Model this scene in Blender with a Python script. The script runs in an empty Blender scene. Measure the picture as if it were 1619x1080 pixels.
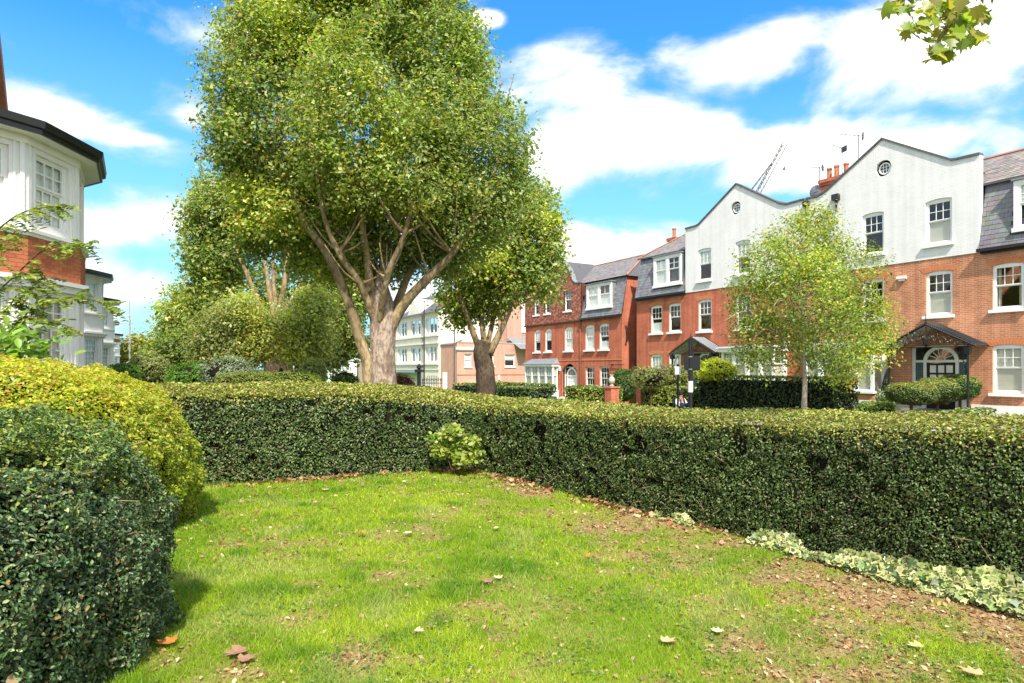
import bpy, math, random
import numpy as np
from mathutils import Vector, Matrix
random.seed(7)
rng = np.random.default_rng(11)
R = math.radians
PI = math.pi
scene = bpy.context.scene
col = scene.collection

# ------------------------------------------------------------------ camera, sky, sun, exposure
CAMZ, F, CX, HY = 1.8, 1000.0, 810.0, 583.0
cam_d = bpy.data.cameras.new('camera')
cam_d.sensor_width = 36.0
cam_d.lens = 36.0 * F / 1619.0
cam_d.shift_y = (HY - 540.0) / 1619.0
cam_d.clip_start = 0.05
cam_d.clip_end = 6000
cam = bpy.data.objects.new('camera', cam_d)
cam.location = (0, 0, CAMZ)
cam.rotation_euler = (R(90), 0, 0)
col.objects.link(cam)
scene.camera = cam

SUN_EL, SUN_AZ = R(50), math.atan2(0.15, -0.99)      # azimuth from +Y towards +X
SKY_STRENGTH, SUN_STRENGTH = 0.15, 3.2
scene.view_settings.view_transform = 'Standard'
scene.view_settings.look = 'None'
scene.view_settings.exposure = 1.2
scene.view_settings.gamma = 1.0
scene.view_settings.use_curve_mapping = False
scene.render.engine = 'CYCLES'
scene.cycles.max_bounces = 6
scene.cycles.diffuse_bounces = 3
scene.cycles.transparent_max_bounces = 12
scene.cycles.use_denoising = True

sd = Vector((math.cos(SUN_EL) * math.sin(SUN_AZ), math.cos(SUN_EL) * math.cos(SUN_AZ), math.sin(SUN_EL)))
sun_d = bpy.data.lights.new('sun', 'SUN')
sun_d.energy = SUN_STRENGTH
sun_d.angle = R(2.0)
sun_d.color = (1.0, 0.93, 0.81)
sun = bpy.data.objects.new('sun', sun_d)
sun.rotation_euler = (-sd).to_track_quat('-Z', 'Y').to_euler()
sun.location = (0, -20, 40)
col.objects.link(sun)


def px_dir(x, y):
    a = math.atan((x - CX) / F)
    return a, math.atan((HY - y) / F * math.cos(a))


def build_world():
    w = bpy.data.worlds.new('World')
    scene.world = w
    w.use_nodes = True
    nt = w.node_tree
    nt.nodes.clear()
    N, L = nt.nodes.new, nt.links.new

    def m(op, a, b=None, c=None):
        n = N('ShaderNodeMath')
        n.operation = op
        for i, v in enumerate((a, b, c)):
            if v is None:
                continue
            if isinstance(v, (int, float)):
                n.inputs[i].default_value = v
            else:
                L(v, n.inputs[i])
        return n.outputs[0]
    out = N('ShaderNodeOutputWorld')
    bg = N('ShaderNodeBackground')
    sky = N('ShaderNodeTexSky')
    sky.sky_type = 'NISHITA'
    sky.sun_disc = False
    sky.sun_elevation = SUN_EL
    sky.sun_rotation = SUN_AZ
    sky.air_density = 1.0
    sky.dust_density = 0.5
    sky.ozone_density = 2.2
    tc = N('ShaderNodeTexCoord')
    sep = N('ShaderNodeSeparateXYZ')
    L(tc.outputs['Generated'], sep.inputs[0])
    X, Y, Z = sep.outputs
    az = m('ARCTAN2', X, Y)
    el = m('ARCSINE', Z)
    # cumulus banks, each an ellipse in the sky (azimuth, elevation, half sizes) broken up by noise
    blobs = [(990, 215, 170, 78), (930, 130, 95, 55), (1065, 215, 120, 55), (885, 240, 70, 60), (1180, 95, 180, 60), (1440, 75, 300, 95),
             (1560, 110, 120, 80), (1290, 245, 150, 60), (1440, 225, 150, 45), (1590, 240, 90, 50), (940, 400, 120, 42),
             (305, 185, 75, 50), (100, 190, 105, 40), (215, 218, 150, 30), (190, 355, 125, 46), (240, 460, 130, 60), (130, 480, 110, 70),
             (768, 30, 24, 12), (640, 330, 160, 60), (1800, 180, 160, 90), (-150, 260, 120, 60), (500, 90, 160, 40),
             (750, 480, 160, 40)]
    noise = N('ShaderNodeTexNoise')
    mp = N('ShaderNodeMapping')
    mp.inputs['Scale'].default_value = (1, 1, 2.0)
    L(tc.outputs['Generated'], mp.inputs[0])
    L(mp.outputs[0], noise.inputs['Vector'])
    noise.inputs['Scale'].default_value = 5.0
    noise.inputs['Detail'].default_value = 8
    noise.inputs['Roughness'].default_value = 0.56
    noise.inputs['Distortion'].default_value = 0.25
    big = N('ShaderNodeTexNoise')
    L(mp.outputs[0], big.inputs['Vector'])
    big.inputs['Scale'].default_value = 1.6
    big.inputs['Detail'].default_value = 2
    gen = m('MULTIPLY_ADD', big.outputs[0], 3.0, -1.05)        # unseen clouds, their cover raised to whiten the fill light
    cur = gen
    side = m('GREATER_THAN', m('ABSOLUTE', az), 1.0)           # behind and beside: generic clouds added for the fill
    cur = m('MAXIMUM', m('MULTIPLY_ADD', side, 4.0, m('ADD', gen, -4.0)), -0.75)
    for (x, y, a, b) in blobs:
        a0, e0 = px_dir(x, y)
        a1, _ = px_dir(x + a, y)
        _, e1 = px_dir(x, y - b)
        wa, we = abs(a1 - a0), abs(e1 - e0)
        da = m('MULTIPLY', m('SUBTRACT', az, a0), 1 / wa)
        de = m('MULTIPLY', m('SUBTRACT', el, e0), 1 / we)
        d = m('ADD', m('MULTIPLY', da, da), m('MULTIPLY', de, de))
        cur = m('MAXIMUM', cur, m('SUBTRACT', 1.0, m('SQRT', d)))
    dens = m('ADD', m('MULTIPLY', cur, 0.9), m('MULTIPLY_ADD', noise.outputs[0], 3.6, -1.62))
    ramp = N('ShaderNodeMapRange')
    ramp.interpolation_type = 'SMOOTHSTEP'
    ramp.inputs['From Min'].default_value = -0.16
    ramp.inputs['From Max'].default_value = 0.78
    L(dens, ramp.inputs['Value'])
    # horizon pale
    hz = N('ShaderNodeMapRange')
    hz.inputs['From Min'].default_value = 0.0
    hz.inputs['From Max'].default_value = 0.44
    hz.inputs['To Min'].default_value = 0.8
    hz.inputs['To Max'].default_value = 0.0
    L(el, hz.inputs['Value'])
    tint = N('ShaderNodeMix')
    tint.data_type = 'RGBA'
    tint.blend_type = 'MULTIPLY'
    tint.inputs[0].default_value = 1.0
    tint.inputs[7].default_value = (0.20, 0.66, 0.95, 1)
    L(sky.outputs[0], tint.inputs[6])
    hmix = N('ShaderNodeMix')
    hmix.data_type = 'RGBA'
    L(hz.outputs[0], hmix.inputs[0])
    L(tint.outputs[2], hmix.inputs[6])
    hmix.inputs[7].default_value = (1.75, 2.85, 3.3, 1)
    cm = N('ShaderNodeMix')
    cm.data_type = 'RGBA'
    L(ramp.outputs[0], cm.inputs[0])
    L(hmix.outputs[2], cm.inputs[6])
    shade = N('ShaderNodeMapRange')
    shade.inputs['From Min'].default_value = 0.1
    shade.inputs['From Max'].default_value = 1.1
    L(dens, shade.inputs['Value'])
    cc = N('ShaderNodeMix')
    cc.data_type = 'RGBA'
    L(shade.outputs[0], cc.inputs[0])
    cc.inputs[6].default_value = (2.6, 2.95, 3.1, 1)
    cc.inputs[7].default_value = (5.4, 5.2, 4.75, 1)
    L(cc.outputs[2], cm.inputs[7])
    L(cm.outputs[2], bg.inputs[0])
    bg.inputs[1].default_value = SKY_STRENGTH
    L(bg.outputs[0], out.inputs[0])


build_world()

# ------------------------------------------------------------------ frames and helpers
SS, CC = 0.509, 0.861                    # the street: t runs along it towards the viewer, w across it to the right
RZ = math.atan2(-CC, SS)


def W(t, w, z=0.0):
    return Vector((SS * t + CC * w, -CC * t + SS * w, z))


def at(x, y, Y):
    return Vector(((x - CX) / F * Y, Y, CAMZ + (HY - y) / F * Y))


def gz(t):                               # the street falls gently away from the viewer
    a = -t
    if a < 22:
        return 0.0
    if a < 36:
        return -0.75 * (a - 22) / 14
    if a < 65:
        return -0.75 - 0.35 * (a - 36) / 29
    return -1.1


def tag(o, label=None, cat=None, group=None, kind=None):
    if label:
        o['label'] = label
    if cat:
        o['category'] = cat
    if group:
        o['group'] = group
    if kind:
        o['kind'] = kind
    return o


def thing(name, label, cat, loc=(0, 0, 0), rz=0.0, group=None):
    o = bpy.data.objects.new(name, None)
    o.empty_display_size = 0.3
    o.location = loc
    o.rotation_euler = (0, 0, rz)
    col.objects.link(o)
    return tag(o, label, cat, group)


def link(name, me, parent=None, loc=(0, 0, 0), rz=0.0):
    o = bpy.data.objects.new(name, me)
    o.location = loc
    o.rotation_euler = (0, 0, rz)
    col.objects.link(o)
    if parent is not None:
        o.parent = parent
    return o


def copy_tree(o, parent=None):
    c = o.copy()
    col.objects.link(c)
    if parent is not None:
        c.parent = parent
    for ch in list(o.children):
        copy_tree(ch, c)
    return c


class MB:
    def __init__(s):
        s.v, s.f, s.c = [], [], []

    def face(s, pts, c=None):
        n = len(s.v)
        s.v.extend([tuple(p) for p in pts])
        s.f.append(tuple(range(n, n + len(pts))))
        s.c.extend([c] * len(pts))
        return s

    def box(s, x0, x1, y0, y1, z0, z1, c=None, M=None):
        P = [(x0, y0, z0), (x1, y0, z0), (x1, y1, z0), (x0, y1, z0), (x0, y0, z1), (x1, y0, z1), (x1, y1, z1), (x0, y1, z1)]
        if M is not None:
            P = [tuple(M @ Vector(p)) for p in P]
        n = len(s.v)
        s.v.extend(P)
        for q in ((0, 3, 2, 1), (4, 5, 6, 7), (0, 1, 5, 4), (1, 2, 6, 5), (2, 3, 7, 6), (3, 0, 4, 7)):
            s.f.append(tuple(n + i for i in q))
        s.c.extend([c] * 8)
        return s

    def bar(s, a, b, r, r2=None):                       # square bar between two points
        a, b = Vector(a), Vector(b)
        return s.tube([a, b], [r, r2 if r2 else r], 4)

    def tube(s, pts, rad, n=8, cap=True, wob=0.0):
        pts = [Vector(p) for p in pts]
        base = len(s.v)
        up = Vector((0, 0, 1))
        prev = None
        for i, p in enumerate(pts):
            d = (pts[min(i + 1, len(pts) - 1)] - pts[max(i - 1, 0)]).normalized()
            if prev is None:
                a = d.cross(up)
                if a.length < 0.05:
                    a = d.cross(Vector((1, 0, 0)))
            else:
                a = prev - d * prev.dot(d)
            a.normalize()
            prev = a
            b = d.cross(a)
            r = rad[i] if isinstance(rad, (list, tuple)) else rad
            for k in range(n):
                t = 2 * PI * k / n
                rr = r * (1 + wob * random.uniform(-1, 1))
                s.v.append(tuple(p + (a * math.cos(t) + b * math.sin(t)) * rr))
                s.c.append(None)
        for i in range(len(pts) - 1):
            for k in range(n):
                k2 = (k + 1) % n
                s.f.append((base + i * n + k, base + i * n + k2, base + (i + 1) * n + k2, base + (i + 1) * n + k))
        if cap:
            s.f.append(tuple(base + k for k in range(n))[::-1])
            e = base + (len(pts) - 1) * n
            s.f.append(tuple(e + k for k in range(n)))
        return s

    def lathe(s, prof, n=12, o=(0, 0, 0)):
        base = len(s.v)
        for (r, z) in prof:
            for k in range(n):
                t = 2 * PI * k / n
                s.v.append((o[0] + r * math.cos(t), o[1] + r * math.sin(t), o[2] + z))
                s.c.append(None)
        for i in range(len(prof) - 1):
            for k in range(n):
                k2 = (k + 1) % n
                s.f.append((base + i * n + k, base + i * n + k2, base + (i + 1) * n + k2, base + (i + 1) * n + k))
        s.f.append(tuple(base + k for k in range(n))[::-1])
        e = base + (len(prof) - 1) * n
        s.f.append(tuple(e + k for k in range(n)))
        return s

    def prism(s, poly, y0, y1, M=None):                  # poly in x,z, extruded along y
        n = len(poly)
        A = [Vector((p[0], y0, p[1])) for p in poly]
        B = [Vector((p[0], y1, p[1])) for p in poly]
        if M is not None:
            A = [M @ p for p in A]
            B = [M @ p for p in B]
        base = len(s.v)
        s.v.extend([tuple(p) for p in A + B])
        s.c.extend([None] * (2 * n))
        s.f.append(tuple(base + i for i in range(n)))
        s.f.append(tuple(base + n + i for i in range(n))[::-1])
        for i in range(n):
            j = (i + 1) % n
            s.f.append((base + i, base + n + i, base + n + j, base + j))
        return s

    def mesh(s, name, mat, smooth=False):
        me = bpy.data.meshes.new(name)
        me.from_pydata(s.v, [], s.f)
        if any(c is not None for c in s.c):
            ca = me.color_attributes.new('Col', 'FLOAT_COLOR', 'POINT')
            a = np.ones((len(s.v), 4), dtype=np.float32)
            for i, c in enumerate(s.c):
                if c is not None:
                    a[i, :3] = c
            ca.data.foreach_set('color', a.ravel())
        me.materials.append(mat)
        if smooth:
            me.polygons.foreach_set('use_smooth', [True] * len(me.polygons))
        me.update()
        return me

    def build(s, name, mat, parent=None, loc=(0, 0, 0), rz=0.0, smooth=False):
        return link(name, s.mesh(name, mat, smooth), parent, loc, rz)


# ------------------------------------------------------------------ materials
def mat(name, c=(0.5, 0.5, 0.5), rough=0.6, spec=0.5, metal=0.0, var=0.0, vscale=3.0, bump=0.0, bscale=40.0, attr=False, c2=None, emit=None, coat=0.0):
    m = bpy.data.materials.new(name)
    m.use_nodes = True
    nt = m.node_tree
    b = nt.nodes['Principled BSDF']
    b.inputs['Roughness'].default_value = rough
    b.inputs['Metallic'].default_value = metal
    b.inputs['Specular IOR Level'].default_value = spec
    b.inputs['Coat Weight'].default_value = coat
    b.inputs['Base Color'].default_value = (*c, 1)
    tc = nt.nodes.new('ShaderNodeTexCoord')
    src = None
    if attr:
        a = nt.nodes.new('ShaderNodeAttribute')
        a.attribute_name = 'Col'
        src = a.outputs['Color']
        nt.links.new(src, b.inputs['Base Color'])
    if var > 0 or c2:
        n = nt.nodes.new('ShaderNodeTexNoise')
        n.inputs['Scale'].default_value = vscale
        n.inputs['Detail'].default_value = 7
        n.inputs['Roughness'].default_value = 0.65
        nt.links.new(tc.outputs['Object'], n.inputs['Vector'])
        mr = nt.nodes.new('ShaderNodeMapRange')
        mr.inputs['From Min'].default_value = 0.3
        mr.inputs['From Max'].default_value = 0.7
        nt.links.new(n.outputs[0], mr.inputs['Value'])
        mx = nt.nodes.new('ShaderNodeMix')
        mx.data_type = 'RGBA'
        nt.links.new(mr.outputs[0], mx.inputs[0])
        if src is not None:
            mx.blend_type = 'MULTIPLY'
            mx.inputs[0].default_value = 1
            nt.links.remove(mx.inputs[0].links[0])
            nt.links.new(src, mx.inputs[6])
            g = nt.nodes.new('ShaderNodeMapRange')
            g.inputs['To Min'].default_value = 1 - var
            g.inputs['To Max'].default_value = 1 + var
            nt.links.new(mr.outputs[0], g.inputs['Value'])
            cb = nt.nodes.new('ShaderNodeCombineColor')
            for i in range(3):
                nt.links.new(g.outputs[0], cb.inputs[i])
            nt.links.new(cb.outputs[0], mx.inputs[7])
        else:
            d = c2 if c2 else tuple(max(0, k * (1 - var)) for k in c)
            e = c if c2 else tuple(k * (1 + var * 0.6) for k in c)
            mx.inputs[6].default_value = (*d, 1)
            mx.inputs[7].default_value = (*e, 1)
        nt.links.new(mx.outputs[2], b.inputs['Base Color'])
    if bump > 0:
        n2 = nt.nodes.new('ShaderNodeTexNoise')
        n2.inputs['Scale'].default_value = bscale
        n2.inputs['Detail'].default_value = 5
        nt.links.new(tc.outputs['Object'], n2.inputs['Vector'])
        bp = nt.nodes.new('ShaderNodeBump')
        bp.inputs['Strength'].default_value = 0.8
        bp.inputs['Distance'].default_value = bump
        nt.links.new(n2.outputs[0], bp.inputs['Height'])
        nt.links.new(bp.outputs[0], b.inputs['Normal'])
    return m


def brick_mat(name, c1, c2, mortar, bw=0.225, bh=0.075, ms=0.009, stain=0.25, offset=0.5, rough=0.85):
    m = bpy.data.materials.new(name)
    m.use_nodes = True
    nt = m.node_tree
    b = nt.nodes['Principled BSDF']
    b.inputs['Roughness'].default_value = rough
    b.inputs['Specular IOR Level'].default_value = 0.25
    tc = nt.nodes.new('ShaderNodeTexCoord')
    sp = nt.nodes.new('ShaderNodeSeparateXYZ')
    nt.links.new(tc.outputs['Object'], sp.inputs[0])
    ad = nt.nodes.new('ShaderNodeMath')
    ad.operation = 'ADD'
    nt.links.new(sp.outputs[0], ad.inputs[0])
    nt.links.new(sp.outputs[1], ad.inputs[1])
    cb = nt.nodes.new('ShaderNodeCombineXYZ')
    nt.links.new(ad.outputs[0], cb.inputs[0])
    nt.links.new(sp.outputs[2], cb.inputs[1])
    br = nt.nodes.new('ShaderNodeTexBrick')
    br.inputs['Scale'].default_value = 1.0
    br.inputs['Brick Width'].default_value = bw
    br.inputs['Row Height'].default_value = bh
    br.inputs['Mortar Size'].default_value = ms
    br.inputs['Mortar Smooth'].default_value = 0.2
    br.inputs['Color1'].default_value = (*c1, 1)
    br.inputs['Color2'].default_value = (*c2, 1)
    br.inputs['Mortar'].default_value = (*mortar, 1)
    br.offset = offset
    nt.links.new(cb.outputs[0], br.inputs['Vector'])
    n = nt.nodes.new('ShaderNodeTexNoise')
    n.inputs['Scale'].default_value = 0.9
    n.inputs['Detail'].default_value = 8
    n.inputs['Roughness'].default_value = 0.7
    nt.links.new(tc.outputs['Object'], n.inputs['Vector'])
    mr = nt.nodes.new('ShaderNodeMapRange')
    mr.inputs['From Min'].default_value = 0.3
    mr.inputs['From Max'].default_value = 0.7
    mr.inputs['To Min'].default_value = 1 - stain
    mr.inputs['To Max'].default_value = 1 + stain * 0.5
    nt.links.new(n.outputs[0], mr.inputs['Value'])
    mx = nt.nodes.new('ShaderNodeVectorMath')
    mx.operation = 'SCALE'
    nt.links.new(br.outputs['Color'], mx.inputs[0])
    nt.links.new(mr.outputs[0], mx.inputs['Scale'])
    st = nt.nodes.new('ShaderNodeTexNoise')
    st.inputs['Scale'].default_value = 1.0
    st.inputs['Detail'].default_value = 6
    mpp = nt.nodes.new('ShaderNodeMapping')
    mpp.inputs['Scale'].default_value = (3.5, 3.5, 0.22)
    nt.links.new(tc.outputs['Object'], mpp.inputs[0])
    nt.links.new(mpp.outputs[0], st.inputs['Vector'])
    m3 = nt.nodes.new('ShaderNodeMapRange')
    m3.inputs['From Min'].default_value = 0.35
    m3.inputs['From Max'].default_value = 0.62
    m3.inputs['To Min'].default_value = 1 - stain * .75
    m3.inputs['To Max'].default_value = 1.03
    nt.links.new(st.outputs[0], m3.inputs['Value'])
    mx2 = nt.nodes.new('ShaderNodeVectorMath')
    mx2.operation = 'SCALE'
    nt.links.new(mx.outputs[0], mx2.inputs[0])
    nt.links.new(m3.outputs[0], mx2.inputs['Scale'])
    nt.links.new(mx2.outputs[0], b.inputs['Base Color'])
    bp = nt.nodes.new('ShaderNodeBump')
    bp.inputs['Strength'].default_value = 0.7
    bp.inputs['Distance'].default_value = 0.006
    bp.invert = True
    nt.links.new(br.outputs['Fac'], bp.inputs['Height'])
    nt.links.new(bp.outputs[0], b.inputs['Normal'])
    return m


def leaf_mat(name, rough=0.45, trans=0.3, spec=0.4):
    m = bpy.data.materials.new(name)
    m.use_nodes = True
    nt = m.node_tree
    b = nt.nodes['Principled BSDF']
    b.inputs['Roughness'].default_value = rough
    b.inputs['Specular IOR Level'].default_value = spec
    a = nt.nodes.new('ShaderNodeAttribute')
    a.attribute_name = 'Col'
    nt.links.new(a.outputs['Color'], b.inputs['Base Color'])
    t = nt.nodes.new('ShaderNodeBsdfTranslucent')
    v = nt.nodes.new('ShaderNodeVectorMath')
    v.operation = 'MULTIPLY'
    v.inputs[1].default_value = (1.45, 1.55, 0.55)
    nt.links.new(a.outputs['Color'], v.inputs[0])
    nt.links.new(v.outputs[0], t.inputs[0])
    mx = nt.nodes.new('ShaderNodeMixShader')
    mx.inputs[0].default_value = trans
    nt.links.new(b.outputs[0], mx.inputs[1])
    nt.links.new(t.outputs[0], mx.inputs[2])
    nt.links.new(mx.outputs[0], nt.nodes['Material Output'].inputs[0])
    return m


def glass_mat(name, refl=1.7, tint=(0.92, 0.95, 0.94), rough=0.02):
    m = bpy.data.materials.new(name)
    m.use_nodes = True
    nt = m.node_tree
    nt.nodes.remove(nt.nodes['Principled BSDF'])
    tr = nt.nodes.new('ShaderNodeBsdfTransparent')
    tr.inputs[0].default_value = (*tint, 1)
    gl = nt.nodes.new('ShaderNodeBsdfGlossy')
    gl.inputs['Roughness'].default_value = rough
    fr = nt.nodes.new('ShaderNodeLayerWeight')
    fr.inputs[0].default_value = 0.5
    pw = nt.nodes.new('ShaderNodeMath')
    pw.operation = 'POWER'
    pw.inputs[1].default_value = 3.5
    nt.links.new(fr.outputs['Facing'], pw.inputs[0])
    mu = nt.nodes.new('ShaderNodeMath')
    mu.operation = 'MULTIPLY_ADD'
    mu.use_clamp = True
    mu.inputs[1].default_value = 0.75
    mu.inputs[2].default_value = 0.045 * refl
    nt.links.new(pw.outputs[0], mu.inputs[0])
    n = nt.nodes.new('ShaderNodeTexNoise')
    n.inputs['Scale'].default_value = 2.5
    tc = nt.nodes.new('ShaderNodeTexCoord')
    nt.links.new(tc.outputs['Object'], n.inputs['Vector'])
    bp = nt.nodes.new('ShaderNodeBump')
    bp.inputs['Strength'].default_value = 0.3
    bp.inputs['Distance'].default_value = 0.01
    nt.links.new(n.outputs[0], bp.inputs['Height'])
    nt.links.new(bp.outputs[0], gl.inputs['Normal'])
    mx = nt.nodes.new('ShaderNodeMixShader')
    nt.links.new(mu.outputs[0], mx.inputs[0])
    nt.links.new(tr.outputs[0], mx.inputs[1])
    nt.links.new(gl.outputs[0], mx.inputs[2])
    nt.links.new(mx.outputs[0], nt.nodes['Material Output'].inputs[0])
    return m


def bark_mat(name, base, patch, dark, scale=3.0, cut=0.5):
    m = bpy.data.materials.new(name)
    m.use_nodes = True
    nt = m.node_tree
    b = nt.nodes['Principled BSDF']
    b.inputs['Roughness'].default_value = 0.9
    b.inputs['Specular IOR Level'].default_value = 0.15
    tc = nt.nodes.new('ShaderNodeTexCoord')
    mp = nt.nodes.new('ShaderNodeMapping')
    mp.inputs['Scale'].default_value = (1, 1, 0.45)
    nt.links.new(tc.outputs['Object'], mp.inputs[0])
    n = nt.nodes.new('ShaderNodeTexNoise')
    n.inputs['Scale'].default_value = scale
    n.inputs['Detail'].default_value = 6
    n.inputs['Roughness'].default_value = 0.6
    nt.links.new(mp.outputs[0], n.inputs['Vector'])
    n2 = nt.nodes.new('ShaderNodeTexNoise')
    n2.inputs['Scale'].default_value = scale * 5
    n2.inputs['Detail'].default_value = 5
    nt.links.new(mp.outputs[0], n2.inputs['Vector'])
    r1 = nt.nodes.new('ShaderNodeMapRange')
    r1.inputs['From Min'].default_value = cut - 0.03
    r1.inputs['From Max'].default_value = cut + 0.03
    nt.links.new(n.outputs[0], r1.inputs['Value'])
    mx = nt.nodes.new('ShaderNodeMix')
    mx.data_type = 'RGBA'
    mx.inputs[6].default_value = (*base, 1)
    mx.inputs[7].default_value = (*patch, 1)
    nt.links.new(r1.outputs[0], mx.inputs[0])
    r2 = nt.nodes.new('ShaderNodeMapRange')
    r2.inputs['From Min'].default_value = 0.45
    r2.inputs['From Max'].default_value = 0.65
    r2.inputs['To Max'].default_value = 0.75
    nt.links.new(n2.outputs[0], r2.inputs['Value'])
    m2 = nt.nodes.new('ShaderNodeMix')
    m2.data_type = 'RGBA'
    m2.inputs[7].default_value = (*dark, 1)
    nt.links.new(mx.outputs[2], m2.inputs[6])
    nt.links.new(r2.outputs[0], m2.inputs[0])
    nt.links.new(m2.outputs[2], b.inputs['Base Color'])
    bp = nt.nodes.new('ShaderNodeBump')
    bp.inputs['Strength'].default_value = 1.0
    bp.inputs['Distance'].default_value = 0.03
    nt.links.new(n2.outputs[0], bp.inputs['Height'])
    nt.links.new(bp.outputs[0], b.inputs['Normal'])
    return m


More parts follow.
